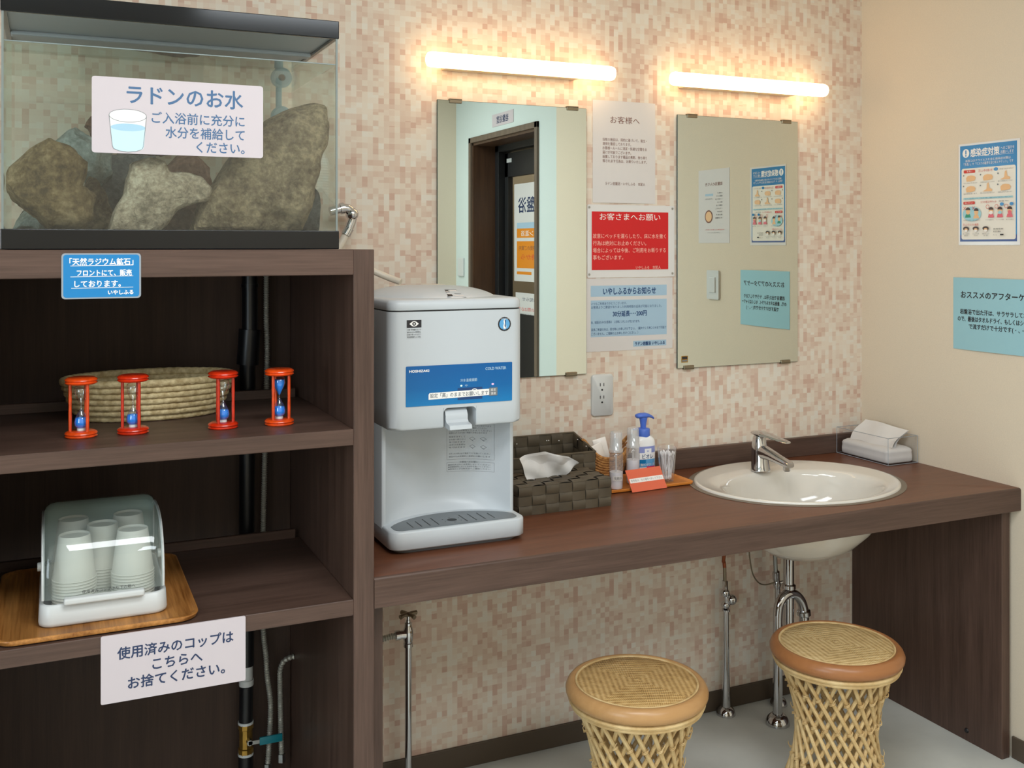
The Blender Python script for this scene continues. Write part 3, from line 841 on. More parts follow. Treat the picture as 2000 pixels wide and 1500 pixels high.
b = MB(); b.box(xa + .002, ya + .002, TZ0 + 0.012, xb - .002, yb - .002, WZ, 'water'); b.build('water', tk)
b = MB()
b.tube([(xa + .003, ya + .003, WZ - .001), (xb - .003, ya + .003, WZ - .001)], 0.0011, 'glass_edge', 6)
b.build('waterline', tk)

# sign stuck on the tank
s = Sheet((0.0685, -0.5765, 1.7275), RX, UZ, 0.308, 0.1395, 'sign_white', 0.0022, 0.005)
s.text('ラドンのお水', .195, .875, .215, .27, 'sign_blue', .0007)
s.text('ご入浴前に充分に', .335, .885, .505, .165, 'sign_blue', .0003).text('水分を補給して', .415, .885, .695, .165, 'sign_blue', .0003).text('ください。', .595, .885, .88, .165, 'sign_blue', .0003)
s.poly([(.095, .50), (.305, .50), (.292, .90), (.285, .945), (.24, .975), (.20, .98), (.155, .975), (.12, .945), (.113, .90)], 'ink_white')
s.ell(.20, .50, .105, .085, 'ink_white')
s.poly([(.104, .655), (.30, .655), (.291, .90), (.284, .94), (.24, .968), (.20, .973), (.158, .968), (.122, .94), (.115, .90)], 'glass_print')
s.ell(.202, .655, .098, .05, 'glass_print_top')
s.line([(.20 + .105 * cos(k * pi / 14), .50 + .085 * sin(k * pi / 14)) for k in range(29)], .0008, 'ink_grey')
s.line([(.095, .50), (.113, .90), (.12, .94), (.155, .97), (.20, .98), (.245, .97), (.28, .94), (.287, .90), (.305, .50)], .0008, 'ink_grey')
s.build('tank_sign', 'white sign with blue writing and a cup drawing stuck on the glass tank front', 'sign')

# ------------------------------------------------------------------ rocks, each with its own outline, depth and thickness
def make_rock(outline, Y, thick, mat, label, seed, amp=0.05):
    P = list(outline)
    cx = sum(p[0] for p in P) / len(P); cz = sum(p[1] for p in P) / len(P)
    def R(phi):
        d = (cos(phi), sin(phi)); best = 0.01
        for (ax, az), (bx, bz) in zip(P, P[1:] + P[:1]):
            ax, az, bx, bz = ax - cx, az - cz, bx - cx, bz - cz
            ex, ez = bx - ax, bz - az
            den = d[0] * ez - d[1] * ex
            if abs(den) < 1e-12: continue
            t = (ax * ez - az * ex) / den; q = (ax * d[1] - az * d[0]) / den
            if t > 0 and -1e-6 <= q <= 1 + 1e-6: best = max(best, t)
        return best
    bm = bmesh.new(); bmesh.ops.create_icosphere(bm, subdivisions=5, radius=1.0)
    from mathutils import noise
    rr_ = random.Random(seed)
    cuts = []
    for k in range(26):
        n_ = Vector((rr_.uniform(-1, 1), rr_.uniform(-1, 1), rr_.uniform(-1, 1))).normalized()
        if abs(n_.y) > .62: cuts.append((n_, rr_.uniform(.76, .92)))
    for v in bm.verts:
        for n_, d_ in cuts:
            e_ = v.co.dot(n_) - d_
            if e_ > 0: v.co -= n_ * e_ * .92
        x, y, z = v.co
        r = sqrt(x * x + z * z); phi = math.atan2(z, x)
        k = r ** 0.75
        rr = R(phi) * k
        p = Vector((cx + rr * cos(phi), Y + (thick * .5) * math.copysign(abs(y) ** 0.8, y), cz + rr * sin(phi)))
        q = Vector((p.x * 14 + seed * 3.1, p.y * 14, p.z * 14))
        n = noise.fractal(q, 1.0, 2.0, 4) * amp
        ridge = abs(noise.noise(q * 0.6 + Vector((seed, 2, 5)))) * amp * 1.3
        p.y += (n - ridge) * (1 if y < 0 else -1) * (0.4 + r * .3) * 0.55
        e = noise.fractal(q * 2.2, 1.0, 2.0, 3) * amp * 0.09
        p.x += e; p.z = max(p.z + e, 1.4240)
        p.x = min(max(p.x, TX0 + 0.007), TX1 - 0.007); p.y = min(max(p.y, TY0 + 0.007), TY1 - 0.007)
        v.co = p
    b = MB(); b.bm(bm, mat, True)
    t = b.build('rock', sharp=30)
    # origin at the rock's foot
    off = Vector((cx, Y, 1.424))
    t.data.transform(Matrix.Translation(-off)); t.location = off
    return tag(t, label, 'rock', 'rocks in the tank')
make_rock([(0.254, 1.4465), (0.2667, 1.4997), (0.2934, 1.5392), (0.3214, 1.5854), (0.362, 1.6388), (0.4033, 1.6763), (0.4505, 1.701), (0.5007, 1.7145), (0.5267, 1.7041), (0.5377, 1.6767), (0.5322, 1.642), (0.5115, 1.6025), (0.5007, 1.5486), (0.4921, 1.5035), (0.4835, 1.4713), (0.4717, 1.4457), (0.362, 1.443)], -0.47, 0.17, 'rock_brown', 'largest brown grey rock, leaning up at the right end of the tank', 1)
make_rock([(0.0999, 1.447), (0.1072, 1.4809), (0.1253, 1.5133), (0.1326, 1.5494), (0.139, 1.5759), (0.1712, 1.5878), (0.2011, 1.578), (0.2105, 1.5605), (0.2486, 1.5596), (0.2717, 1.5523), (0.2872, 1.5266), (0.2814, 1.5044), (0.2428, 1.4957), (0.2228, 1.4855), (0.2049, 1.4575), (0.1899, 1.4436), (0.1436, 1.4414)], -0.515, 0.09, 'rock_tan', 'tan granite rock lying at the front middle of the tank', 2, .04)
make_rock([(-0.0799, 1.5381), (-0.0673, 1.5639), (-0.0349, 1.5962), (-0.003, 1.6156), (0.0232, 1.609), (0.0453, 1.5916), (0.0613, 1.5709), (0.0595, 1.5486), (0.0559, 1.5282), (0.0774, 1.5103), (0.0719, 1.4665), (0.0577, 1.4489), (0.0013, 1.4467), (-0.0315, 1.4749), (-0.0656, 1.5046)], -0.495, 0.14, 'rock_olive', 'olive brown rock resting at the left front of the tank', 3)
make_rock([(0.0063, 1.632), (0.0306, 1.6543), (0.0462, 1.6625), (0.0639, 1.6494), (0.0898, 1.6376), (0.1148, 1.6127), (0.1199, 1.5642), (0.0898, 1.5343), (0.0501, 1.5569), (0.0208, 1.588)], -0.27, 0.13, 'rock_green', 'pale green grey rock peaking behind the olive brown one in the tank', 4)
make_rock([(0.0388, 1.459), (0.0482, 1.5002), (0.0691, 1.5572), (0.0863, 1.5525), (0.1036, 1.5177), (0.1172, 1.4805), (0.121, 1.443), (0.0672, 1.4427)], -0.36, 0.12, 'rock_brown', 'grey brown rock wedged between the olive brown and the tan granite rock', 5)
make_rock([(0.0694, 1.5823), (0.1019, 1.6098), (0.1536, 1.6183), (0.2063, 1.6135), (0.2298, 1.5647), (0.2063, 1.4854), (0.1432, 1.4491), (0.0917, 1.462), (0.0734, 1.5167)], -0.22, 0.08, 'rock_grey', 'dark grey rock in shade behind the tan granite one in the tank', 6)
make_rock([(-0.0717, 1.4468), (-0.0504, 1.4883), (-0.0288, 1.5011), (-0.0024, 1.4806), (0.0129, 1.4473)], -0.30, 0.10, 'rock_green', 'small grey green rock low at the left end of the tank', 7)
make_rock([(0.4774, 1.4486), (0.4906, 1.5057), (0.5149, 1.5435), (0.5327, 1.5329), (0.5395, 1.5065), (0.5283, 1.4489)], -0.41, 0.09, 'rock_grey', 'small dark rock low at the right end of the tank', 8)
make_rock([(0.2151, 1.4493), (0.2257, 1.5858), (0.2524, 1.6158), (0.2903, 1.6218), (0.321, 1.5887), (0.3342, 1.5321), (0.3122, 1.4498)], -0.24, 0.10, 'rock_rust', 'rusty dark rock behind the gap right of the tan granite one', 9)
make_rock([(0.0647, 1.6757), (0.08, 1.6985), (0.1337, 1.7136), (0.2076, 1.7211), (0.2726, 1.727), (0.3168, 1.7121), (0.2946, 1.6248), (0.1441, 1.6136), (0.082, 1.6522)], -0.205, 0.07, 'rock_rust', 'rusty rock mostly hidden behind the tank sign', 10)

# hose and valve by the tank
t = thing('ribbed_hose', 'white ribbed hose standing in the right back corner of the tank', 'hose', (0.462, -0.20, 1.424))
b = MB()
P = [(0.462, -0.20, 1.425 + .0012 * k) for k in range(200)]
b.tube(P, [0.016 + .0016 * sin(k * 1.2) for k in range(200)], 'hose_white', 14); b.build('hose', t)
t = thing('drain_valve', 'grey blue round valve on an upright pipe against the wall behind the tank', 'valve', (0.512, -0.06, 1.415))
b = MB(); b.tube([(0.512, -0.06, 1.411), (0.512, -0.06, 1.712)], 0.008, 'valve_grey', 12); b.tube([(0.512, -0.06, 1.758), (0.512, -0.06, 1.83)], [0.0075] * 2, 'valve_grey', 12)
b.tube([(0.512, -0.06, 1.690 + .004 * k) for k in range(6)], 0.011, 'valve_grey', 12); b.build('pipe', t)
b = MB()
prof = [(0.008, 0.0), (0.009, 0.004), (0.020, 0.006), (0.025, 0.003), (0.025, -0.012), (0.012, -0.015)]
b.lathe(prof, (0, 0, 0), 'valve_grey', 28); b.lathe([(0.0, -0.001), (0.0085, 0.0)], (0, 0, 0.0), 'dark', 20)
b.xform(Matrix.Translation((0.516, -0.075, 1.735)) @ Matrix.Rotation(pi / 2, 4, 'X')); b.build('valve_wheel', t)

# bent chrome tap pipe between tank and wall, and the cream hose running on to the dispenser lid
t = thing('tap_pipe', 'chrome elbow with a cream hose rising behind the right side of the tank', 'pipe', (0.63, -0.06, 1.38))
b = MB(); b.tube([(0.600, -0.06, 1.30), (0.640, -0.06, 1.375), (0.676, -0.06, 1.437), (0.686, -0.06, 1.456)], 0.0095, 'hoseplastic', 14); b.build('hose', t)
b = MB()
b.tube([(0.680, -0.06, 1.445), (0.690, -0.06, 1.463)], 0.0125, 'chrome', 16)
b.tube(smooth_path([(0.686, -0.06, 1.457), (0.696, -0.06, 1.480), (0.698, -0.06, 1.497), (0.688, -0.06, 1.511), (0.672, -0.06, 1.512), (0.640, -0.06, 1.504)], 6), 0.0115, 'chrome', 16)
b.sphere((0.697, -0.061, 1.498), 0.0165, 'chrome', 18); b.tube([(0.676, -0.06, 1.513), (0.666, -0.06, 1.511)], 0.0145, 'chrome', 16); b.build('elbow', t)
t = MB()
t.tube(smooth_path([(0.66, -0.08, 1.40), (0.70, -0.08, 1.378), (0.735, -0.10, 1.357), (0.775, -0.12, 1.338), (0.80, -0.14, 1.327)], 6), 0.0085, 'hoseplastic', 14)
t = t.build('supply_hose'); tag(t, 'cream hose running down onto the back of the dispenser lid', 'hose')

# ------------------------------------------------------------------ handwritten card on the shelf edge
s = Sheet((0.0178, SF - 0.0004, 1.4045), RX, UZ, 0.133, 0.0815, 'glass_edge', 0.0012, 0.006)
s.rect(.022, .03, .978, .97, 'card_blue', .005)
for i, (l, x0, x1, y, h) in enumerate((('「天然ラジウム鉱石」', .10, .90, .185, .17), ('フロントにて、販売', .19, .88, .43, .15), ('しております。', .16, .74, .67, .16), ('いやしふる', .58, .90, .865, .11))):
    s.text(l, x0, x1, y, h, 'ink_white', .00035)
for y, x0 in ((.275, .11), (.515, .11), (.765, .12)): s.line([(x0, y), (.90, y - .01)], .0009, 'ink_white')
s.build('handwritten_card', 'bright blue laminated card with white handwriting on the shelf unit top edge', 'card')

s = Sheet((0.0825, SF - 0.0006, 0.7146), RX, UZ, 0.2555, 0.1225, 'sign_white', 0.003, 0.003)
s.text('使用済みのコップは', .11, .91, .285, .195, 'sign_navy', .0005).text('こちらへ', .345, .69, .515, .195, 'sign_navy', .0005).text('お捨てください。', .18, .85, .745, .195, 'sign_navy', .0005)
s.build('cup_sign', 'white sign with navy writing fixed to the edge of the lower shelf', 'sign')

# ------------------------------------------------------------------ hourglasses
ZM = 1.0532
def hourglass(mat, label, sand_top=False):
    t = thing('hourglass', label, 'hourglass', (0, 0, 0), 'hourglasses on the middle shelf')
    def disc(z, name):
        b = MB(); b.lathe([(0.0, 0), (0.027, 0), (0.0295, 0.0025), (0.0275, 0.005), (0.0295, 0.0075), (0.0285, 0.010), (0.024, 0.0125), (0.0, 0.0125)], (0, 0, z), mat, 36); return b.build(name, t)
    disc(0.0, 'base'); tp = disc(0.1015, 'top_disc')
    for k in range(3):
        a = k * 2 * pi / 3 + 0.5
        b = MB(); b.lathe([(0.003, 0), (0.0032, 0.03), (0.0028, 0.045), (0.0032, 0.06), (0.003, 0.09)], (0.0195 * cos(a), 0.0195 * sin(a), 0.012), mat, 12); b.build('pillar', t)
    pr = [(0.0, 0.0165), (0.007, 0.017), (0.0118, 0.022), (0.0126, 0.029), (0.0104, 0.038), (0.005, 0.048), (0.0017, 0.056), (0.0015, 0.0575), (0.0017, 0.059), (0.005, 0.067), (0.0104, 0.077), (0.0126, 0.086), (0.0112, 0.096), (0.007, 0.0985), (0.0, 0.099)]
    b = MB(); b.lathe(pr, (0, 0, 0), 'timer_glass', 28); g = b.build('glass_bulb', t, sharp=80)
    b = MB(); b.lathe([(0.0, 0.0170), (0.0066, 0.0173), (0.0112, 0.022), (0.0120, 0.029), (0.0106, 0.036), (0.004, 0.0375), (0.0, 0.038)], (0, 0, 0), 'blue_sand', 24); b.build('sand', g)
    if sand_top:
        b = MB(); b.lathe([(0.0, 0.0600), (0.0012, 0.0605), (0.0046, 0.0675), (0.0090, 0.0775), (0.0106, 0.086), (0.0102, 0.0915), (0.0, 0.092)], (0, 0, 0), 'blue_sand', 24); b.build('sand', g)
    b = MB(); b.lathe([(0.0, 0.0126), (0.0075, 0.0126), (0.0075, 0.017), (0.0, 0.017)], (0, 0, 0), 'white_plastic', 20); b.build('collar', t)
    return t
for x, y, mat, label, st, rot in ((0.0536, -0.470, 'orange_wood', 'orange wooden hourglass with blue sand, leftmost of the four on the shelf', False, 0.6),
                                  (0.1467, -0.470, 'orange_wood_b', 'red orange hourglass with blue sand, second from left, before the straw basket', False, 0.55),
                                  (0.3151, -0.484, 'orange_wood_b', 'orange hourglass with blue sand before the right end of the straw basket', False, 1.5),
                                  (0.4259, -0.490, 'orange_wood', 'rightmost orange hourglass, blue sand still in its upper bulb', True, 1.25)):
    h = hourglass(mat, label, st); h.location = (x, y, ZM); h.rotation_euler = (0, 0, rot)

# ------------------------------------------------------------------ coiled straw basket
t = thing('straw_basket', 'oval basket of coiled straw rope standing behind the hourglasses', 'basket', (0.195, -0.262, ZM))
def coil(a, b_, z, r, mb, seed):
    n = 260
    pts = [(0.195 + a * cos(2 * pi * k / n), -0.262 + b_ * sin(2 * pi * k / n), z) for k in range(n)]
    mb.tube(pts, [r * (1 + .10 * abs(sin(k * .62 + seed)) + .03 * sin(k * .21 + seed)) for k in range(n)], 'rope', 10, closed=True)
for i in range(7):
    f = i / 6
    b = MB(); coil(0.138 + 0.034 * f ** .7, 0.080 + 0.026 * f ** .7, ZM + 0.0072 + 0.0122 * i, 0.0066, b, i * 1.7)
    if i == 6: coil(0.172, 0.107, ZM + 0.0072 + 0.0122 * 6.15, 0.0070, b, 3.3)
    b.build('coil', t)
b = MB(); b.lathe([(0.0, 0.003), (0.7, 0.003), (1.0, 0.006)], (0.195, -0.262, ZM), 'rope', 48, sx=0.136, sy=0.078); b.build('bottom', t)

# ------------------------------------------------------------------ tray, cup case and paper cups
ZL = 0.7140
t = thing('wooden_tray', 'rounded brown wood grain tray under the cup case on the lower shelf', 'tray', (0.082, -0.385, ZL))
b = MB()
o0 = rrect(-0.094, -0.600, 0.257, -0.165, 0.038, 8)
def ins(p, d): return [(0.0815 + (x - 0.0815) * (1 - d / 0.1755), -0.3825 + (y + 0.3825) * (1 - d / 0.2175)) for x, y in p]
L = lambda d, z: [(x, y, ZL + z) for x, y in ins(o0, d)]
b.loft([L(.010, .0005), L(.003, .003), L(0, .010), L(.0004, .012), L(.003, .0125), L(.006, .0105), L(.012, .0062)], 'tray_wood', True, True)
b.build('tray_board', t)

CX0, CX1, CY0, CY1, CZB = -0.0205, 0.2045, -0.545, -0.303, ZL + 0.0066
cc = thing('cup_case', 'white lidded case with a clear roll cover standing on the wooden tray', 'case', ((CX0 + CX1) / 2, (CY0 + CY1) / 2, CZB))
o = rrect(CX0, CY0, CX1, CY1, 0.024, 8)
mx, my = (CX0 + CX1) / 2, (CY0 + CY1) / 2
S = lambda d, z, tilt=0: [(mx + (x - mx) * (1 - d / .112), my + (y - my) * (1 - d / .103), CZB + z + tilt * (y - CY0)) for x, y in o]
b = MB(); b.loft([S(.004, 0), S(.001, .003), S(0, .008), S(.002, .038, .05), S(.005, .041, .05), S(.008, .039, .05), S(.010, .012)], 'white_plastic', True, True); b.build('case_base', cc, sharp=70)
# clear cover: side profile swept across, ends closed, one shell
prof = [(-0.541, 0.0455), (-0.541, 0.075), (-0.536, 0.105), (-0.524, 0.135), (-0.504, 0.160), (-0.478, 0.178), (-0.446, 0.188), (-0.405, 0.192), (-0.355, 0.190), (-0.325, 0.180), (-0.310, 0.158), (-0.308, 0.0565)]
def xs_loop(i):
    return prof[i]
b = MB()
W = [(-1.0, 0.0), (-0.99, 0.35), (-0.955, 0.70), (-0.88, 0.93), (-0.78, 1.0), (0.78, 1.0), (0.88, 0.93), (0.955, 0.70), (0.99, 0.35), (1.0, 0.0)]
hx = (CX1 - CX0) / 2 - 0.006
rows = []
cyy, czz = -0.4245, 0.046
for fx, k in W:
    sc = 0.80 + 0.20 * k
    rows.append([(mx + fx * hx, cyy + (y - cyy) * (0.90 + .10 * k), CZB + czz + .004 + max(0, z - czz) * (0.80 + .16 * k)) for y, z in prof])
b.loft(rows, 'clear_cover', False, False, True, closed=False)
for rw in (rows[0], rows[-1]): b.add(rw, [list(range(len(rw)))], 'clear_cover')
b.build('clear_cover', cc, sharp=60)
b = MB()
b.loft([[(mx + (x - mx) * .975, y - .0025, CZB + .040 + (z - CZB - .040) * .985) for x, y, z in r[8:]] for r in rows], 'shell', False, False, True, closed=False)
b.build('rear_shell', cc, recalc=False, sharp=60)
b = MB()
for sgn in (-1, 1):
    pts = [(mx + sgn * (hx - .002), cyy + (y - cyy) * .93, CZB + czz + .003 + max(0, z - czz) * .84) for y, z in prof]
    b.tube(smooth_path(pts, 3), 0.0028, 'white_plastic', 8)
b.build('cover_rim', cc)
for sgn in (-1, 1):
    b = MB(); b.tube([(mx + sgn * (hx - .004), -0.44, CZB + .085), (mx + sgn * (hx + .008), -0.44, CZB + .085)], [0.009, 0.008], 'white_plastic', 16); b.build('hinge_knob', cc)
b = MB(); b.box(mx - 0.070, -0.5555, CZB + .0405, mx + 0.070, -0.538, CZB + .0525, 'white_plastic', 0.004, 3); hn = b.build('front_handle', cc)
s = Sheet((mx - 0.045, -0.5425, CZB + .0640), RX, UZ, 0.105, 0.011, 'paper', 0.0003)
s.mb = MB()
s.text('使用済みコップは左下の箱へ', .06, .94, .5, .62, 'ink_black'); s.build('case_label', parent=hn)

def cup_proto():
    b = MB(); b.lathe([(0.0265, 0.090), (0.0272, 0.094), (0.0278, 0.0935), (0.0385, 0.002), (0.0395, 0.0018), (0.0400, 0.0006), (0.0393, -0.0004), (0.0383, 0.0004), (0.0380, 0.0022), (0.0272, 0.0915), (0.0262, 0.0888)], (0, 0, 0), 'cup', 36)
    b.lathe([(0.0, 0.0885), (0.0262, 0.0885)], (0, 0, 0), 'cup', 36)
    b.v = [(x, y, z * 0.867) for x, y, z in b.v]
    return b.build('paper_cup', recalc=False, sharp=50)
proto = None
ordn = ['bottom', 'second from bottom', 'third from bottom', 'fourth from bottom', 'fifth from bottom', 'sixth from bottom', 'seventh from bottom', 'eighth from bottom', 'ninth from bottom', 'second from top', 'topmost']
for sx, sy, n, w in ((0.0415, -0.479, 11, 'front left'), (0.1455, -0.479, 11, 'front right'), (0.0935, -0.4175, 11, 'middle'), (0.0420, -0.356, 11, 'back left'), (0.1450, -0.356, 11, 'back right')):
    for k in range(n):
        if proto is None: c = proto = cup_proto()
        else: c = proto.copy(); col.objects.link(c)
        c.location = (sx, sy, CZB + 0.0130 + 0.0056 * k)
        tag(c, 'white upturned paper cup, %s in the %s stack under the clear cover' % ('topmost' if k == n - 1 else ordn[k], w), 'cup', 'paper cups in the case')

# ------------------------------------------------------------------ pipes behind the shelves
t = thing('drain_pipe', 'thick black foam covered pipe running down behind the shelves', 'pipe', (0.4417, -0.062, 0.0))
b = MB(); b.tube([(0.4417, -0.062, 1.36), (0.4417, -0.062, 1.20)], 0.019, 'black_pipe', 18)
b.tube([(0.4417, -0.062, 1.325), (0.4417, -0.062, 1.318)], 0.0205, 'black_pipe', 18)
b.tube([(0.4417, -0.062, 1.215), (0.436, -0.062, 1.13)], 0.026, 'black_pipe', 18)
b.tube([(0.436, -0.062, 1.135), (0.433, -0.062, 0.40)], 0.0185, 'black_pipe', 18)
b.tube([(0.4335, -0.062, 0.35), (0.432, -0.062, 0.262)], 0.0165, 'black_pipe', 18)
b.tube([(0.432, -0.062, 0.185), (0.432, -0.062, 0.001)], 0.0175, 'black_pipe', 18); b.build('pipe', t)
b = MB(); b.tube([(0.4335, -0.062, 0.352), (0.4335, -0.062, 0.366)], 0.0175, 'white_plastic', 18)
b.tube([(0.4335, -0.062, 0.366), (0.4335, -0.062, 0.402)], 0.0155, 'white_plastic', 18); b.build('pale_joint', t)
b = MB()
b.tube([(0.432, -0.062, 0.187), (0.432, -0.062, 0.200), (0.432, -0.062, 0.202), (0.432, -0.062, 0.246), (0.432, -0.062, 0.248), (0.432, -0.062, 0.260)], [0.0185, 0.0185, 0.016, 0.016, 0.0185, 0.0185], 'brass', 10, smooth=False)
bv = b.build('brass_valve', t)
b = MB(); b.tube([(0.432, -0.062, 0.259), (0.432, -0.062, 0.265)], 0.0185, 'white_tape', 18); b.tube([(0.432, -0.062, 0.183), (0.432, -0.062, 0.189)], 0.0185, 'white_tape', 18); b.build('seal_tape', bv)
b = MB(); b.tube([(0.437, -0.076, 0.222), (0.437, -0.090, 0.222)], 0.007, 'steel', 8)
b.box(0.434, -0.090, 0.217, 0.462, -0.0875, 0.226, 'steel')
b.box(0.460, -0.092, 0.212, 0.515, -0.086, 0.231, 'teal', 0.002); b.build('valve_lever', bv)
def flex_hose(name, label, pts, r, n=8, group=None, nuts=()):
    t = thing(name, label, 'hose', tuple(pts[-1]))
    P = smooth_path(pts, n)
    # resample finely for the corrugation
    Q = []; 
    for a, c in zip(P, P[1:]):
        a, c = Vector(a), Vector(c); m = max(1, int((c - a).length / 0.0011))
        Q += [tuple(a.lerp(c, k / m)) for k in range(m)]
    b = MB(); b.tube(Q, [r * (1 + .16 * sin(k * 1.30)) for k in range(len(Q))], 'hose_metal', 10); b.build('corrugated_tube', t)
    for p in nuts:
        b = MB(); b.tube([(p[0], p[1], p[2] + .010), (p[0], p[1], p[2] - .010)], r * 1.55, 'steel', 6, smooth=False); b.build('end_nut', t)
    return t
flex_hose('flexible_hose', 'long thin corrugated metal hose hanging behind all the shelves', [(0.4837, -0.05, 1.355), (0.4837, -0.05, 1.24), (0.4855, -0.05, 1.16), (0.4837, -0.05, 1.06), (0.480, -0.05, 0.90), (0.476, -0.05, 0.70), (0.476, -0.05, 0.49), (0.483, -0.05, 0.41), (0.486, -0.05, 0.36), (0.494, -0.05, 0.29), (0.491, -0.05, 0.20), (0.487, -0.05, 0.14)], 0.0062, nuts=[(0.487, -0.05, 0.135)])
flex_hose('flexible_hose', 'short corrugated metal hose bending out of the shelf side low down', [(0.549, -0.062, 0.402), (0.535, -0.062, 0.400), (0.522, -0.062, 0.392), (0.5155, -0.062, 0.374), (0.515, -0.062, 0.34), (0.5165, -0.062, 0.25), (0.5187, -0.062, 0.165)], 0.0062, nuts=[(0.5187, -0.062, 0.158)])

# ------------------------------------------------------------------ water dispenser
DX0, DX1, DF, DB = 0.664, 0.983, -0.480, -0.105
DZ0 = CZ1
dp = thing('water_dispenser', 'white cold water dispenser with a blue control panel standing on the counter', 'water dispenser', ((DX0 + DX1) / 2, -0.29, DZ0))
dcx, dcy = (DX0 + DX1) / 2, (DF + DB) / 2
def dl(d, z, x0=DX0, x1=DX1, y0=DF, y1=DB, r=(0.030, 0.030, 0.012, 0.012)):
    return [(x, y, z) for x, y in rrect(x0 + d, y0 + d, x1 - d, y1 - d, [max(.002, q - d) for q in r], 8)]
b = MB()
NZ = 1.061            # top of the notch for the lever
b.loft([dl(0, NZ), dl(0, 1.2745)], 'disp_white', False, True)
nx0, nx1, ny = 0.788, 0.864, -0.425
def strip(x0, x1, y0, y1, r, z0, z1):
    lo = lambda d, z: [(x, y, z) for x, y in rrect(x0 + d * (x0 == DX0), y0 + d, x1 - d * (x1 == DX1), y1, [max(.0005, q) for q in r], 8)]
    b.loft([lo(0.007, z0), lo(0.0025, z0 + .0022), lo(0, z0 + .007), lo(0, z1)], 'disp_white', True, False)
strip(DX0, nx0, DF, -0.30, (0.030, 0.003, 0.0005, 0.0005), 1.0165, NZ)
strip(nx1, DX1, DF, -0.30, (0.003, 0.030, 0.0005, 0.0005), 1.0165, NZ)
b.box(nx0 - .001, ny, 1.02, nx1 + .001, -0.30, NZ, 'disp_white')
b.add([(nx0, DF + .004, NZ - .0002), (nx1, DF + .004, NZ - .0002), (nx1, ny, NZ - .0002), (nx0, ny, NZ - .0002)], [[0, 1, 2, 3]], 'disp_white')
for sgn, xx in ((1, nx0), (-1, nx1)):
    fil = [(xx - sgn * .0005, NZ + .0005), (xx + sgn * .010, NZ + .0005)] + [(xx + sgn * (.010 - .0105 * sin(a)), NZ - (.010 - .010 * cos(a))) for a in [k * pi / 2 / 5 for k in range(6)]]
    b.prism(fil, lambda x, z: (x, DF + .00005, z), lambda x, z: (x, ny, z), 'disp_white')
b.build('body', dp, sharp=35)
b = MB(); b.loft([dl(.0025, 1.2745), dl(.0025, 1.2775)], 'dark', False, False); b.build('lid_seam', dp)
# lid with a raised oval dome
b = MB()
b.loft([dl(0.001, 1.2775), dl(0, 1.279), dl(0.0005, 1.293), dl(0.004, 1.2985), dl(0.010, 1.3005), dl(0.02, 1.3008)], 'disp_white', True, True)
ld = b.build('lid', dp, sharp=60)
b = MB()
pr = [(q, .0005 + .0235 * (1 - q ** 3.2) ** .9) for q in (1, .985, .96, .93, .89, .84, .77, .68, .56, .42, .25, .1, 0)]
b.lathe(pr, (dcx, -0.280, 1.3000), 'disp_white', 48, sx=0.154, sy=0.168)
b.build('lid_dome', ld, sharp=80)
b = MB()
for dx in (-.055, .045): b.lathe([(1.0, .0), (.6, .0012), (0, .0016)], (dcx + dx, -0.19, 1.3215), 'hoseplastic', 24, sx=0.032, sy=0.010)
b.build('finger_grip', ld)
# column with a hollowed front
ax0, ax1 = DX0 + 0.009, DX1 - 0.009
def arc_y(x, depth=0.085, y0=-0.420):
    k = (x - (ax0 + ax1) / 2) / ((ax1 - ax0) / 2)
    return y0 + depth * (max(0.0, 1 - abs(k) ** 2.6)) ** 0.9
def colloop(z, flare=0.0):
    out = [(DX1, DB), (DX0, DB), (DX0, -0.418), (DX0 + .002, -0.420), (ax0, -0.420)]
    n = 28
    for k in range(1, n): 
        x = ax0 + (ax1 - ax0) * k / n
        out.append((x, min(arc_y(x) - flare * (1 - abs(2 * k / n - 1) ** 3), 9)))
    out += [(ax1, -0.420), (DX1 - .002, -0.420), (DX1, -0.418)]
    return [(x, y, z) for x, y in out]
b = MB()
b.loft([colloop(0.795, .026), colloop(0.803, .020), colloop(0.812, .010), colloop(0.824, .003), colloop(0.840), colloop(1.0200)], 'disp_white', True, True)
b.build('column', dp, sharp=50)
# base tray
b = MB()
tf = -0.487
B = lambda d, z, fr=0: [(x, y, DZ0 + z) for x, y in rrect(DX0 + 0.001 + d, tf + d, DX1 + 0.004 - d, DB + d, [0.028, 0.028, .008, .008], 8)]
b.loft([B(.004, .0085), B(0, .012), B(0, .046), B(.0015, .0488), B(.004, .0500)], 'disp_white', True, True)
b.build('base', dp, sharp=60)
b = MB(); b.loft([B(.016, 0), B(.010, .0086)], 'disp_grey', True, True); b.build('foot', dp)
gz = DZ0 + .0502
def gr_poly(d, z):
    pts = []
    x0, x1, yf = 0.679 + d, 0.971 - d, tf + 0.009 + d
    n = 24
    r = .018
    pts += [(x0 + r - r * cos(a), yf + r - r * sin(a)) for a in [k * pi / 2 / 6 for k in range(7)]]
    pts += [(x1 - r + r * sin(a), yf + r - r * cos(a)) for a in [k * pi / 2 / 6 for k in range(7)]]
    for k in range(n + 1):
        u = 1 - k / n; x = x0 + (x1 - x0) * u
        pts.append((x, min(-0.4385 + 0.066 * (max(0, 1 - (2 * u - 1) ** 2)) ** .8, -0.36) - d))
    return [(x, y, z) for x, y in pts]
b = MB(); b.loft([gr_poly(0, gz - .002), gr_poly(0, gz + .0006), gr_poly(.0015, gz + .0012)], 'grille', False, True)
gr = b.build('drip_grille', dp)
b = MB()
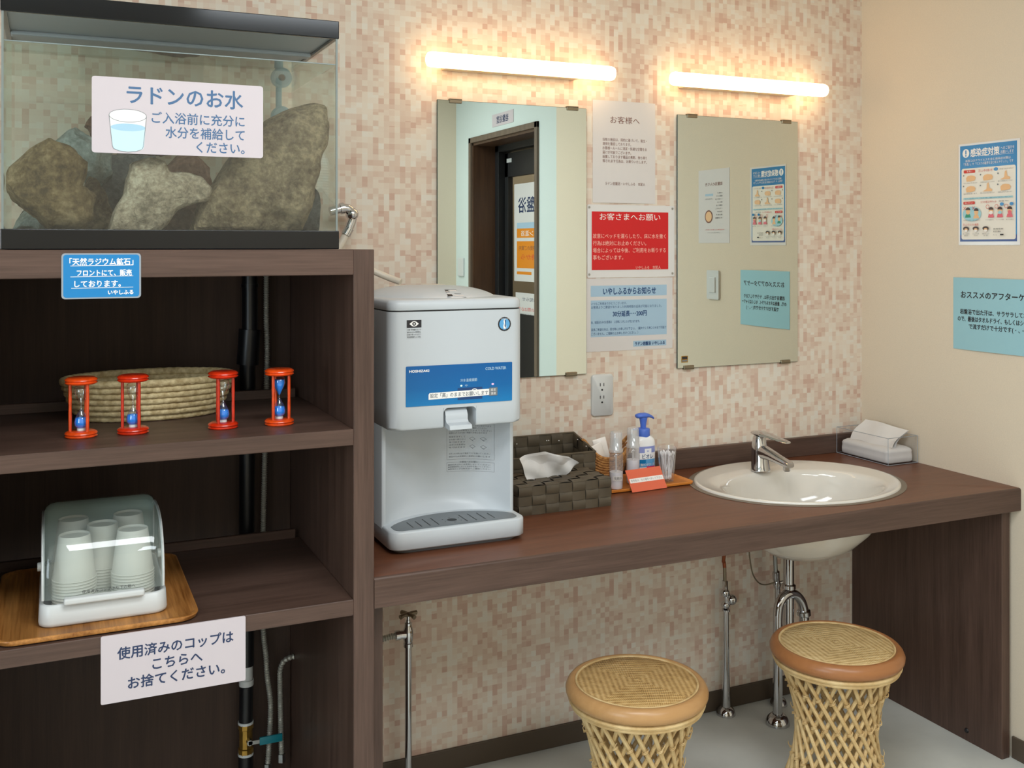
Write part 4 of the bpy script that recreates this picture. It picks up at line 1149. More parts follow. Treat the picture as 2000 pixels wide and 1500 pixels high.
for x in (0.722, 0.742, 0.762, 0.782, 0.850, 0.872, 0.894, 0.916):
    h0, h1 = tf + .022, -0.408 + (-.012 if abs(x - .825) > .08 else 0)
    b.add([(x - .0012, h0, gz + .0014), (x + .0012, h0, gz + .0014), (x + .0012, h1, gz + .0014), (x - .0012, h1, gz + .0014)], [[0, 1, 2, 3]], 'dark')
b.lathe([(0.0, .0014), (0.011, .0014)], (0.822, -0.440, gz), 'dark', 24)
for k in range(6): 
    a = k * pi / 3 + .5; b.lathe([(0.0, .0014), (0.0016, .0014)], (0.822 + .022 * cos(a), -0.440 + .02 * sin(a), gz), 'dark', 8)
b.build('drain_slots', gr, recalc=False)
# lever
b = MB()
pf = [(-0.452, 1.0585), (-0.466, 1.0575), (-0.475, 1.052), (-0.479, 1.043), (-0.479, 1.034), (-0.484, 1.0285), (-0.503, 1.0255), (-0.505, 1.0165), (-0.500, 1.0145), (-0.470, 1.0175), (-0.462, 1.022), (-0.456, 1.03), (-0.450, 1.045)]
b.prism(pf, lambda y, z: (0.7925, y, z), lambda y, z: (0.8445, y, z), 'disp_white', True); b.build('dispense_lever', dp, sharp=35)
b = MB(); b.tube([(0.818, -0.445, 1.03), (0.818, -0.445, 1.005)], 0.006, 'disp_grey', 14); b.build('nozzle', dp)
b = MB(); b.lathe([(0.0, .003), (.004, .0025), (.0055, 0)], (0, 0, 0), 'clip', 14)
b.xform(Matrix.Translation((0.800, arc_y(.800) - .0002, 1.003)) @ Matrix.Rotation(pi / 2, 4, 'X')); b.build('screw', dp)

# panel, badges and printed labels (children of the dispenser)
fy = DF - .0002
s = Sheet((0.7000, fy, 1.1565), (1, 0, -.004), (0.004, 0, 1), 0.2520, 0.0875, 'disp_blue', 0.0010, 0.002)
s.text('HOSHIZAKI', .03, .21, .12, .085, 'ink_white', .0003).text('COLD WATER', .74, .94, .14, .10, 'print_blue', .0002)
s.text('冷水温度調節', .50, .66, .41, .085, 'print_blue', .0001)
s.ell(.51, .545, .010, .022, 'led_green', 12).text('中', .545, .57, .545, .07, 'print_blue').ell(.81, .545, .012, .022, 'led_red', 12)
s.rect(.475, .60, .71, .90, 'ink_navy').ell(.635, .72, .032, .09, 'ink_white', 24).ell(.635, .72, .026, .073, 'ink_navy', 24)
s.poly([(.205, .72), (.215, .685), (.775, .66), (.775, .82), (.205, .85)], 'ink_white')
s.text('設定「高」のままでお願いします', .22, .765, .755, .12, 'ink_grey', .0002)
s.rect(.775, .635, .855, .84, 'grille').text('設定', .79, .84, .69, .075, 'ink_white').text('温度', .79, .84, .78, .075, 'ink_white')
s.build('control_panel', parent=dp)
s = Sheet((0.7020, fy, 1.2570), RX, UZ, 0.0335, 0.0400, 'disp_white', 0.0003)
s.rect(0, 0, 1, .42, 'ink_black').poly([(.18, .21), (.36, .09), (.5, .06), (.64, .09), (.82, .21), (.64, .33), (.5, .36), (.36, .33)], 'ink_white').ell(.5, .21, .13, .105, 'ink_black', 16).ell(.5, .21, .05, .04, 'ink_white', 10)
for i, l in enumerate(('注意 手を触れないで', '飲料水以外の使用禁止', '日常の手入れを行う', '取扱説明書をよく読む')): s.text(l, .02, .96, .53 + .13 * i, .10, 'ink_black')
s.build('caution_sticker', parent=dp)
s = Sheet((0.9172, fy, 1.2575), RX, UZ, 0.0320, 0.0320, 'ink_black', 0.0004, 0.0158)
s.ell(.5, .5, .40, .40, 'label_sky', 28).rect(.1, .84, .9, .86, 'ink_black')
s.poly([(.47, .16), (.56, .18), (.60, .30), (.57, .45), (.64, .68), (.60, .84), (.42, .84), (.40, .62), (.45, .45), (.42, .30)], 'ink_white').poly([(.50, .18), (.58, .22), (.60, .34), (.57, .46), (.60, .66), (.55, .80), (.50, .6), (.53, .4)], 'ink_navy')
s.text('HOSHIZAKI', .22, .78, .13, .10, 'ink_white')
s.build('round_emblem', parent=dp)
# operating notes printed on the hollow
s = Sheet((0.8490, -0.36, 1.0030), RX, UZ, 0.1000, 0.1130, 'disp_white', 0.0001)
s.mb = MB()
s.P = lambda x, y, d=0.0: (0.8490 + x * .1, arc_y(0.8490 + x * .1) - .0006 - d * .3, 1.003 - y * .113)
def frame(x0, y0, x1, y1):
    n = 8
    top = [(x0 + (x1 - x0) * k / n, y0) for k in range(n + 1)]; bot = [(x0 + (x1 - x0) * k / n, y1) for k in range(n + 1)]
    s.line(top, .0004, 'ink_grey').line(bot, .0004, 'ink_grey').line([(x0, y0), (x0, y1)], .0004, 'ink_grey').line([(x1, y0), (x1, y1)], .0004, 'ink_grey')
frame(.0, .03, 1, .78); frame(.0, .84, 1, 1.03)
s.text('ご使用方法', .36, .62, .03, .045, 'ink_grey')
for i, l in enumerate(('コップをおいてレバーを押すと冷たい水がでます', '冷水が出ない場合は給水タンクを確認してください', 'タンクの水は毎日とりかえてください', '電源を入れてから約一時間で冷水になります')): s.text(l, .05, .95 - .08 * (i % 2), .085 + .048 * i, .038, 'ink_grey')
for i in range(5): s.text(('受皿をはずして', '水を捨て柔らかい', '布で拭きます', '注ぎ口は清潔な', '布で拭きます')[i], .05, .43, .31 + .055 * i, .036, 'ink_grey')
for cx, cy in ((.58, .36), (.80, .36), (.58, .52), (.80, .53)): s.line([(cx - .06, cy - .01), (cx, cy - .04), (cx + .06, cy), (cx, cy + .03), (cx - .06, cy - .01), (cx + .02, cy + .05)], .0006, 'ink_grey')
for i, l in enumerate(('お手入れの際は必ず電源プラグを抜いてください', '衛生のため定期的に清掃をお願いします')): s.text(l, .05, .93, .66 + .06 * i, .038, 'ink_grey')
s.text('お客様へのお願い', .3, .7, .84, .042, 'ink_grey')
for i, l in enumerate(('飲料水以外には使用しないでください', '長期間使用しないときは水を抜いてください', '異常のときは販売店へご連絡ください')): s.text('●' + l, .03, .93, .89 + .045 * i, .034, 'ink_grey')
s.build('printed_notes', parent=dp)
s = Sheet((0.812, -0.41, 1.3085), (1, 0, 0), (0, 0.75, 0.66), 0.045, 0.028, 'paper', 0.0003)
s.mb = MB()
def dome_z(x, y):
    q = min(1.0, sqrt(((x - dcx) / .154) ** 2 + ((y + .280) / .168) ** 2))
    return 1.3005 + .0235 * (1 - q ** 3.2) ** .9
def on_dome(x, y, d=0.0):
    X, Y = .8095 + .046 * x, -.392 - .052 * y
    return (X, Y - d, dome_z(X, Y) + .0004 + d)
s.P = on_dome
s.poly([(0, 1), (.25, .05), (.85, .05), (1, 1)], 'ink_grey').poly([(.40, .92), (.45, .15), (.80, .15), (.93, .92)], 'paper').line([(.50, .68), (.85, .68)], .0009, 'ink_grey').poly([(.06, .92), (.20, .2), (.36, .2), (.33, .92)], 'ink_black').rect(.15, .4, .3, .5, 'paper').rect(.12, .65, .28, .75, 'paper')
s.build('lid_sticker', parent=ld)

# ------------------------------------------------------------------ wash basin and tap
wb = thing('wash_basin', 'oval white porcelain wash basin with a grey metal ring set into the counter', 'basin', (SCX, SCY, CZ1))
b = MB(); b.lathe([(1.0, 0.0004), (0.999, 0.0014), (.993, .0020), (.955, .0022), (.945, .0014)], (SCX, SCY, CZ1), 'sink_ring', 96, sx=SA, sy=SB); b.build('metal_ring', wb)
b = MB()
N = 96
BX, BY, BA, BB = SCX - 0.012, SCY - 0.046, 0.238, 0.176
def el(cx, cy, a, c_, z): return [(cx + a * cos(2 * pi * k / N), cy + c_ * sin(2 * pi * k / N), CZ1 + z) for k in range(N)]
R_ = .958
loops = [el(SCX, SCY, SA * .950, SB * .950, .0005), el(SCX, SCY, SA * .948, SB * .948, .0050), el(SCX, SCY, SA * .938, SB * .938, .0075), el(SCX, SCY, SA * .92, SB * .92, .0075), el(SCX - .002, SCY - .006, SA * .89, SB * .885, .0050)]
for f, z in ((1.06, .0035), (1.02, .0010), (1.0, -.003), (.975, -.012), (.95, -.03), (.90, -.065), (.80, -.105), (.62, -.135), (.38, -.150), (.15, -.156), (.085, -.160)):
    loops.append(el(BX, BY + .02 * (1 - min(1, f)), BA * f, BB * f, z))
b.loft(loops, 'sink', False, True)
out = [el(SCX, SCY, SA * .945, SB * .945, -.002), el(SCX, SCY, SA * .90, SB * .90, -.05), el(BX + .008, BY, BA * 1.03, BB * 1.03, -.072), el(BX + .012, BY + .004, BA * .78, BB * .86, -.125), el(BX + .014, BY + .008, BA * .60, BB * .66, -.165), el(BX + .010, BY + .015, BA * .40, BB * .46, -.190), el(BX, BY + .02, BA * .2, BB * .24, -.196), el(BX, BY + .02, .02, .02, -.197)]
b.loft(out, 'sink', False, True)
b.build('bowl', wb, sharp=60)
b = MB(); b.lathe([(0.0, .0015), (.018, .001), (.022, 0)], (BX, BY + .0183, CZ1 - .158), 'chrome', 24); b.build('drain_plug', wb)
s = Sheet((1.668, -0.2705, CZ1 + .0072), (1, -.25, 0), (.25, 1, 0), .035, .007, 'sink', .0001); s.mb = MB(); s.text('TOTO', .1, .9, .5, .9, 'ink_grey'); s.build('maker_mark', parent=wb)

# single lever tap
FX, FY = 1.9050, -0.1500
ft = thing('basin_tap', 'chrome single lever mixer tap at the back of the basin', 'tap', (FX, FY, CZ1 + .006))
b = MB()
def tl(cx, cy, a, c_, z, n=28): return [(FX + cx + a * cos(2 * pi * k / n), FY + cy + c_ * sin(2 * pi * k / n), CZ1 + z) for k in range(n)]
b.loft([tl(0, 0, .0285, .0285, .005), tl(0, 0, .029, .029, .009), tl(0, .001, .027, .0275, .014), tl(0, .003, .0245, .026, .035), tl(0, .005, .0225, .0245, .060), tl(0, .006, .0215, .0235, .078), tl(0, .006, .0205, .0225, .083), tl(0, .006, .019, .020, .100), tl(0, .006, .016, .017, .107), tl(0, .006, .002, .002, .109)], 'chrome', True, True)
tb = b.build('body', ft, sharp=50)
b = MB()
def rs(y, z, w, h): return [(FX + w * cos(2 * pi * k / 24) * (abs(cos(2 * pi * k / 24)) ** -.25 if abs(cos(2 * pi * k / 24)) > 1e-6 else 1), FY + y, CZ1 + z + h * sin(2 * pi * k / 24) * (abs(sin(2 * pi * k / 24)) ** -.25 if abs(sin(2 * pi * k / 24)) > 1e-6 else 1)) for k in range(24)]
b.loft([rs(.004, .060, .0175, .024), rs(-.02, .062, .0185, .019), rs(-.05, .059, .0175, .0150), rs(-.085, .053, .0165, .0120), rs(-.124, .047, .0155, .0100), rs(-.133, .046, .013, .0075)], 'chrome', True, True)
sp = b.build('spout', ft, sharp=50)
b = MB(); b.tube([(FX, FY - .117, CZ1 + .041), (FX, FY - .117, CZ1 + .029)], [.0105, .0105], 'chrome', 18); b.tube([(FX, FY - .117, CZ1 + .030), (FX, FY - .117, CZ1 + .027)], [.008, .008], 'dark', 18); b.build('aerator', sp)
b = MB()
def hs(y, z, w, h): return [(FX + w * cos(2 * pi * k / 20), FY + y, CZ1 + z + h * sin(2 * pi * k / 20)) for k in range(20)]
b.loft([hs(.028, .113, .008, .002), hs(.022, .1145, .020, .0055), hs(.004, .1150, .0245, .007), hs(-.022, .1145, .0235, .006), hs(-.045, .1135, .0200, .0042), hs(-.075, .1115, .0180, .0035), hs(-.112, .1085, .0165, .003), hs(-.122, .1075, .010, .002)], 'chrome', True, True)
b.build('lever', ft, sharp=60)

# ------------------------------------------------------------------ woven boxes
def woven_wall(b, o, r, u, n, W, H, cw, ch, seed, th=0.0028, shear0=0.0, shear1=0.0):
    """basket weave of flat straps on the plane o + r*x + u*y; straps alternate over and under"""
    o, r, u, n = Vector(o), Vector(r), Vector(u), Vector(n)
    nx = max(1, round(W / cw)); ny = max(1, round(H / ch))
    g = 0.0007
    for i in range(nx):
        for j in range(ny):
            x0, x1, y0, y1 = W * i / nx + g, W * (i + 1) / nx - g, H * j / ny + g, H * (j + 1) / ny - g
            over = (i + j + seed) % 2
            def P(x, y, d):
                yy = y * (1 + (shear0 + (shear1 - shear0) * x / W))
                return tuple(o + r * x + u * yy + n * d)
            e = 0.0016
            if over:   # bulging across x
                rows = [(x0 - e, -.0002), (x0 + (x1 - x0) * .2, th * .8), ((x0 + x1) / 2, th), (x0 + (x1 - x0) * .8, th * .8), (x1 + e, -.0002)]
                vs = [P(x, y, d) for x, d in rows for y in (y0, y1)]
            else:
                rows = [(y0 - e, -.0002), (y0 + (y1 - y0) * .2, th * .8), ((y0 + y1) / 2, th), (y0 + (y1 - y0) * .8, th * .8), (y1 + e, -.0002)]
                vs = [P(x, y, d) for y, d in rows for x in (x0, x1)]
            b.add(vs, [[2 * k, 2 * k + 1, 2 * k + 3, 2 * k + 2] for k in range(4)], 'strap', True)
tx0, tx1, ty0, ty1, tz0, tz1 = 1.049, 1.311, -0.3045, -0.165, CZ1, 0.823
t = thing('tissue_box', 'dark woven strap tissue box beside the water dispenser, a tissue poking out', 'tissue box', ((tx0 + tx1) / 2, (ty0 + ty1) / 2, CZ1))
b = MB(); b.box(tx0 + .001, ty0 + .001, tz0 + .0005, tx1 - .001, ty1 - .001, tz1 - .001, 'strap_gap')
woven_wall(b, (tx0, ty0 + .001, tz0), (1, 0, 0), (0, 0, 1), (0, -1, 0), tx1 - tx0, tz1 - tz0, .0375, .024, 0)
woven_wall(b, (tx0 + .001, ty1, tz0), (0, -1, 0), (0, 0, 1), (-1, 0, 0), ty1 - ty0, tz1 - tz0, .035, .024, 1)
woven_wall(b, (tx1 - .001, ty0, tz0), (0, 1, 0), (0, 0, 1), (1, 0, 0), ty1 - ty0, tz1 - tz0, .035, .024, 1)
woven_wall(b, (tx0, ty0, tz1 - .001), (1, 0, 0), (0, 1, 0), (0, 0, 1), tx1 - tx0, ty1 - ty0, .0375, .028, 0)
b.build('woven_box', t, sharp=30)
# the tissue
b = MB()
nu, nv = 26, 12
g = []
for i in range(nu + 1):
    for j in range(nv + 1):
        u = i / nu; v = j / nv
        top = .056 + .016 * sin(min(1, u / .5) * pi * .62) - .040 * max(0, u - .42) - .050 * max(0, u - .85)
        x = 1.103 + .112 * u + v * (-.022 + .052 * u) * (1.0 - .2 * v)
        y = -.236 + .020 * (v - .4) * cos(u * 4) - .010 * v + .005 * sin(u * 17) * v + .004 * sin(u * 9 + v * 7)
        g.append((x, y, tz1 - .002 + v * top))
b.add(g, [[i * (nv + 1) + j, (i + 1) * (nv + 1) + j, (i + 1) * (nv + 1) + j + 1, i * (nv + 1) + j + 1] for i in range(nu) for j in range(nv)], 'tissue', True)
g2 = [(x + .004, y + .012 - .014 * (z - tz1) / .05, z * .92 + tz1 * .08) for x, y, z in g]
b.add(g2, [[i * (nv + 1) + j, (i + 1) * (nv + 1) + j, (i + 1) * (nv + 1) + j + 1, i * (nv + 1) + j + 1] for i in range(nu) for j in range(nv)], 'tissue', True)
b.build('tissue', t, recalc=False, sharp=80)

# open woven basket behind it: low front, high back
kx0, kx1, ky0, ky1, kf, kb = 1.095, 1.350, -0.150, -0.024, 0.858, 0.889
t = thing('woven_basket', 'dark woven strap basket with a high back, empty, behind the tissue box', 'basket', ((kx0 + kx1) / 2, (ky0 + ky1) / 2, CZ1))
b = MB()
hf, hb = kf - CZ1, kb - CZ1
def slab(p0, p1, h0, h1, nrm):
    n = Vector(nrm) * .003
    vs = []
    for p, h in ((p0, h0), (p1, h1)):
        for q in (Vector((0, 0, 0)), n):
            vs += [tuple(Vector((p[0], p[1], CZ1 + .0005)) + q), tuple(Vector((p[0], p[1], CZ1 + h)) + q)]
    b.add(vs, [[0, 1, 5, 4], [2, 3, 7, 6], [0, 1, 3, 2], [4, 5, 7, 6], [1, 3, 7, 5], [0, 2, 6, 4]], 'strap_gap')
slab((kx0, ky0), (kx1, ky0), hf, hf, (0, 1, 0)); slab((kx0, ky1), (kx1, ky1), hb, hb, (0, -1, 0))
slab((kx0, ky0), (kx0, ky1), hf, hb, (1, 0, 0)); slab((kx1, ky0), (kx1, ky1), hf, hb, (-1, 0, 0))
b.box(kx0 + .002, ky0 + .002, CZ1 + .0005, kx1 - .002, ky1 - .002, CZ1 + .004, 'strap_gap')
woven_wall(b, (kx0, ky0, CZ1), (1, 0, 0), (0, 0, 1), (0, -1, 0), kx1 - kx0, hf, .0365, .027, 0)
woven_wall(b, (kx1, ky1 - .003, CZ1), (-1, 0, 0), (0, 0, 1), (0, -1, 0), kx1 - kx0, hb, .0365, .027, 1)
woven_wall(b, (kx1, ky0, CZ1), (0, 1, 0), (0, 0, 1), (1, 0, 0), ky1 - ky0, hf, .032, .027, 1, shear1=hb / hf - 1)
woven_wall(b, (kx1 - .003, ky1, CZ1), (0, -1, 0), (0, 0, 1), (-1, 0, 0), ky1 - ky0, hf, .032, .027, 1, shear0=hb / hf - 1)
woven_wall(b, (kx0 + .003, ky0, CZ1), (0, 1, 0), (0, 0, 1), (1, 0, 0), ky1 - ky0, hf, .032, .027, 1, shear1=hb / hf - 1)
rim = [(kx0, ky0, kf), (kx1, ky0, kf), (kx1, ky1, kb), (kx0, ky1, kb)]
for p, q in zip(rim, rim[1:] + rim[:1]): b.tube([p, q], .0034, 'strap', 6)
b.build('woven_body', t, sharp=30)
b = MB()
for x, z in ((1.170, .872), (1.262, .874), (1.268, .874), (1.300, .871)): b.sphere((x, ky1 - .0065, z), .0016, 'ink_white', 8)
for y in (-.06, -.11): b.sphere((kx1 - .0065, y, .866 + .02 * (y + .11) / .1), .0016, 'ink_white', 8)
b.build('stitch', t)

# ------------------------------------------------------------------ amenity tray and what stands on it
AZ = CZ1
t = thing('amenity_tray', 'orange brown wooden tray with toiletries between the tissue box and the basin', 'tray', (1.50, -0.125, AZ))
b = MB()
o0 = rrect(1.345, -0.200, 1.640, -0.040, 0.014, 6)
L = lambda d, z: [(1.4925 + (x - 1.4925) * (1 - d / .1475), -.12 + (y + .12) * (1 - d / .08), AZ + z) for x, y in o0]
b.loft([L(.006, .0003), L(.001, .003), L(0, .0085), L(.001, .0098), L(.003, .0095), L(.007, .0062)], 'amenity_wood', True, True)
b.build('tray_board', t)
TZ = AZ + .0063
def mist(x, y, level, label, text=None):
    t = thing('mist_bottle', label, 'bottle', (x, y, TZ), 'clear bottles on the amenity tray')
    b = MB(); b.lathe([(0.0, .001), (.016, .0005), (.0185, .004), (.0188, .012), (.0188, .090), (.0170, .098), (.0105, .102), (.0105, .106)], (x, y, TZ), 'bottle_clear', 32); bt = b.build('bottle_body', t, sharp=60)
    b = MB(); b.lathe([(0.0, .0015), (.0172, .0015), (.0178, .006), (.0178, level), (0.0, level)], (x, y, TZ), 'liquid', 28); b.build('liquid', bt, sharp=50)
    b = MB(); b.tube([(x, y, TZ + .004), (x, y, TZ + .104)], .0022, 'frosted', 8); b.build('dip_tube', bt)
    b = MB(); b.lathe([(.0188, .100), (.0188, .108), (.0165, .110), (.0165, .150), (.0150, .154), (0.0, .1545)], (x, y, TZ), 'frosted', 28); b.lathe([(.0105, .104), (.0105, .120), (.007, .122), (.007, .138), (0, .139)], (x, y, TZ), 'white_plastic', 20); b.build('overcap', t, sharp=50)
    if text:
        b2 = MB()
        vs, fs = glyphs(text); ax, bx = min(p[0] for p in vs), max(p[0] for p in vs)
        def wrap(u, z, r): a = -pi / 2 - .18 + u; return (x + r * cos(a), y + r * sin(a), TZ + z)
        n = 14
        b2.add([wrap(-.85 + 1.7 * k / n, z, .01905) for k in range(n + 1) for z in (.024, .037)], [[2 * k, 2 * k + 1, 2 * k + 3, 2 * k + 2] for k in range(n)], 'paper', True)
        b2.add([wrap(-.6 + 1.2 * (px - ax) / (bx - ax), .0275 + py * .0095, .0192) for px, py in vs], fs, 'ink_black')
        b2.build('bottle_label', bt, recalc=False)
mist(1.4035, -0.170, .046, 'clear bottle with milky liquid and a white label, beside the tissue box', '化粧水')
mist(1.478, -0.135, .066, 'taller filled clear bottle behind the red card, left of the foam pump', None)

# foam pump bottle
px, py = 1.5370, -0.095
t = thing('foam_pump', 'white foam soap bottle with a blue pump head on the amenity tray', 'bottle', (px, py, TZ))
b = MB()
def pl(a, c_, z): return [(px + a * (abs(cos(q)) ** .8) * math.copysign(1, cos(q)), py + c_ * (abs(sin(q)) ** .8) * math.copysign(1, sin(q)), TZ + z) for q in [2 * pi * k / 40 for k in range(40)]]
b.loft([pl(.028, .018, .0005), pl(.032, .021, .004), pl(.0335, .022, .02), pl(.034, .0225, .075), pl(.034, .0225, .098), pl(.0325, .0215, .108), pl(.027, .020, .116), pl(.0185, .0175, .121), pl(.0165, .0165, .122)], 'pump_white', True, True)
bt = b.build('bottle_body', t, sharp=60)
b = MB()
def front(x, z, d=.0006):
    k = (x - px) / .0342
    return (x, py - .0225 * (max(0, 1 - abs(k) ** 2.5)) ** .4 - d, TZ + z)
def patch(x0, x1, z0, z1, mat, d):
    n = 8
    b.add([front(x0 + (x1 - x0) * k / n, z, d) for k in range(n + 1) for z in (z0, z1)], [[2 * k, 2 * k + 1, 2 * k + 3, 2 * k + 2] for k in range(n)], mat, True)
patch(px - .026, px + .026, .012, .094, 'pump_white', .0004); patch(px - .026, px + .026, .076, .094, 'label_violet', .0006); patch(px - .010, px + .012, .064, .088, 'pump_white', .0008)
patch(px - .026, px + .026, .036, .058, 'label_sky', .0006); patch(px - .026, px - .006, .047, .058, 'poster_blue', .0008); patch(px - .004, px + .026, .026, .038, 'label_magenta', .0009)
for tx, z, h, mat, w in (('ビオレ', .060, .016, 'ink_navy', .034), ('u', .079, .009, 'label_violet', .006), ('泡ハンドソープ', .040, .008, 'ink_white', .044)):
    vs, fs = glyphs(tx); ax, bx = min(p[0] for p in vs), max(p[0] for p in vs)
    for ox in (-.0003, .0003): b.add([front(px - w / 2 + ox + w * (qx - ax) / (bx - ax), z + qy * h, .0012) for qx, qy in vs], fs, mat)
b.build('front_label', bt, recalc=False)
b = MB(); b.lathe([(.0185, .119), (.019, .121), (.019, .140), (.0175, .142), (.008, .144), (.0085, .152), (.0105, .165), (.0125, .172), (.0125, .174)], (px - .001, py, TZ), 'pump_blue', 28)
hd = b.build('pump_collar', t, sharp=50)
b = MB()
def ph(x, w, h, z): return [(px + x, py + w * cos(2 * pi * k / 20), TZ + z + h * sin(2 * pi * k / 20)) for k in range(20)]
b.loft([ph(-.0245, .006, .003, .1775), ph(-.022, .011, .006, .1775), ph(-.010, .014, .0075, .1785), ph(.006, .014, .0075, .1785), ph(.017, .011, .0055, .1768), ph(.027, .0075, .004, .1730), ph(.0325, .005, .0035, .1690)], 'pump_blue', True, True); b.build('pump_head', t, sharp=70)
b = MB(); b.tube([(px - .019, py, TZ + .1425), (px - .034, py, TZ + .1405)], [.004, .003], 'pump_blue', 10); b.build('lock_tab', hd)

# cup of cotton swabs
sx_, sy_ = 1.5760, -0.1560
t = thing('swab_cup', 'clear tapered cup holding cotton swabs at the right end of the amenity tray', 'cup', (sx_, sy_, TZ))
b = MB(); b.lathe([(0.0, .001), (.0185, .0005), (.0195, .003), (.0265, .092), (.0272, .096), (.0262, .0965), (.0255, .092), (.0187, .004), (0.0, .003)], (sx_, sy_, TZ), 'swab_clear', 32); b.build('cup_body', t, sharp=60)
def swab():
    b = MB(); b.tube([(0, 0, 0.002), (0, 0, .076)], .0011, 'cotton', 6)
    for z in (.006, .072): b.sphere((0, 0, z), .0024, 'cotton', 10, sz=2.3)
    return b.build('cotton_swab')
sw = None
for k in range(26):
    o = sw = swab() if sw is None else sw
    if k: o = sw.copy(); col.objects.link(o)
    a = k * 2.399; r0 = .0120 * sqrt((k + .5) / 26); q = a + rnd.uniform(-1.2, 1.2)
    bx_, by_ = sx_ + r0 * cos(a), sy_ + r0 * sin(a)
    r1 = .0215 * sqrt(((k * 7) % 26 + .5) / 26)
    ex, ey = sx_ + r1 * cos(q) - bx_, sy_ + r1 * sin(q) - by_
    d = Vector((ex, ey, .076)).normalized()
    o.rotation_mode = 'QUATERNION'; o.rotation_quaternion = d.to_track_quat('Z', 'Y')
    o.location = (bx_, by_, TZ + .0045 + rnd.uniform(0, .006))
    tag(o, 'white cotton swab standing in the clear tapered cup with the other swabs', 'cotton swab', 'cotton swabs in the cup')

# boat shaped wicker basket with sachets
wx, wy = 1.4250, -0.080
t = thing('wicker_basket', 'small boat shaped brown wicker basket holding white sachets on the amenity tray', 'basket', (wx, wy, TZ))
rows = []
N = 48
def wrow(i, seedz):
    f = i / 9
    pts = []
    for k in range(N):
        a = 2 * pi * k / N
        lift = .052 * abs(cos(a)) ** 3 * f ** 1.5
        pts.append((wx + (.040 + .028 * f + .006 * abs(cos(a)) * f) * cos(a), wy + (.022 + .012 * f) * sin(a), TZ + .003 + .0068 * i + lift))
    return pts
b = MB()
for i in range(10):
    P = smooth_path(wrow(i, 0), 2, closed=True)
    b.tube(P, [.0036 * (1 + .18 * sin(k * 1.55 + i * pi)) for k in range(len(P))], 'wicker', 8, closed=True)
b.tube(smooth_path([(x, y, z + .004) for x, y, z in wrow(9, 0)], 2, closed=True), .0046, 'wicker', 8, closed=True)
b.add([(x, y, z) for x, y, z in wrow(0, 0)], [list(range(N))], 'wicker')
b.build('woven_bowl', t)
for x, y, w, h, lean, yaw, lb in ((1.398, -0.092, .042, .088, -.30, .10, 'white sachet leaning left in the small wicker basket'), (1.417, -0.074, .042, .098, -.22, -.1, 'taller white sachet standing behind the other in the small wicker basket')):
    pts = rrect(-w / 2, 0, w / 2, h, .003, 3)
    b = MB(); b.loft([[(x_ * .94, -.0022, z_ * .97 + .001) for x_, z_ in pts], [(x_, 0, z_) for x_, z_ in pts], [(x_ * .94, .0022, z_ * .97 + .001) for x_, z_ in pts]], 'sachet')
    o = b.build('sachet', sharp=60); o.location = (x + .012, y, TZ + .022); o.rotation_euler = (-.08, lean, yaw)
    tag(o, lb, 'sachet')

# red card leaning on a clear stand
t = thing('card_stand', 'orange red card with a white strip of writing leaning at the tray front', 'card', (1.487, -0.203, CZ1))
rv = Vector((.1175, .0106, 0)); ru = Vector((-.006, .028, .0545))
c0 = Vector((1.4285, -0.2135, CZ1 + .0015))
w_, h_ = rv.length, ru.length
s = Sheet(tuple(c0 + ru), tuple(rv), tuple(ru), w_, h_, 'card_red', 0.0008)
s.rect(.03, .40, .985, .60, 'ink_white').text('使用後は、元の場所へ戻して下さい', .06, .95, .5, .12, 'ink_grey')
s.build('card_front', parent=t)
b = MB()
nrm = rv.cross(ru).normalized()
p0 = c0 - nrm * .0012
q = [p0, p0 + rv, p0 + rv + ru, p0 + ru]
bk = Vector((.002, .030, 0))
for f in ([q[0], q[1], q[2], q[3]], [q[3], q[2], c0 + rv + bk, c0 + bk], [c0 - Vector((.016, .002, .001)) * 1 + nrm * 0, c0 + rv * .12, c0 + rv * .12 + bk, c0 + bk - Vector((.012, 0, .0))]):
    b.add([tuple(p) for p in f], [[0, 1, 2, 3]], 'acrylic')
b.build('clear_stand', t, recalc=False)

# ------------------------------------------------------------------ clear box of paper towels by the right wall
ax0_, ax1_, ay0_, ay1_, az1_ = 2.308, 2.427, -0.243, -0.022, 0.8345
t = thing('acrylic_box', 'open clear acrylic box on the counter against the right wall', 'box', ((ax0_ + ax1_) / 2, (ay0_ + ay1_) / 2, CZ1))
def apan(name, x0, y0, z0, x1, y1, z1):
    b = MB(); b.box(x0, y0, z0, x1, y1, z1, 'acrylic'); return b.build(name, t)
apan('bottom', ax0_, ay0_, CZ1 + .0003, ax1_, ay1_, CZ1 + .003)
apan('front_wall', ax0_, ay0_, CZ1 + .003, ax1_, ay0_ + .003, az1_); apan('back_wall', ax0_, ay1_ - .003, CZ1 + .003, ax1_, ay1_, az1_)
apan('left_wall', ax0_, ay0_ + .003, CZ1 + .003, ax0_ + .003, ay1_ - .003, az1_); apan('right_wall', ax1_ - .003, ay0_ + .003, CZ1 + .003, ax1_, ay1_ - .003, az1_)
b = MB()
for p, q in (((ax0_, ay0_), (ax0_, ay1_)), ((ax0_, ay1_), (ax1_, ay1_)), ((ax1_, ay0_), (ax1_, ay1_)), ((ax0_, ay0_), (ax1_, ay0_))):
    for z in (az1_, CZ1 + .0018): b.tube([(p[0], p[1], z), (q[0], q[1], z)], .0009, 'glass_edge', 4)
for x in (ax0_, ax1_):
    for y in (ay0_, ay1_): b.tube([(x, y, CZ1 + .001), (x, y, az1_)], .0010, 'glass_edge', 4)
b.build('polished_edges', t)
t = thing('tissue_pack', 'soft white pack of paper towels lying in the clear acrylic box', 'tissues', (2.367, -0.135, CZ1 + .0035))
b = MB()
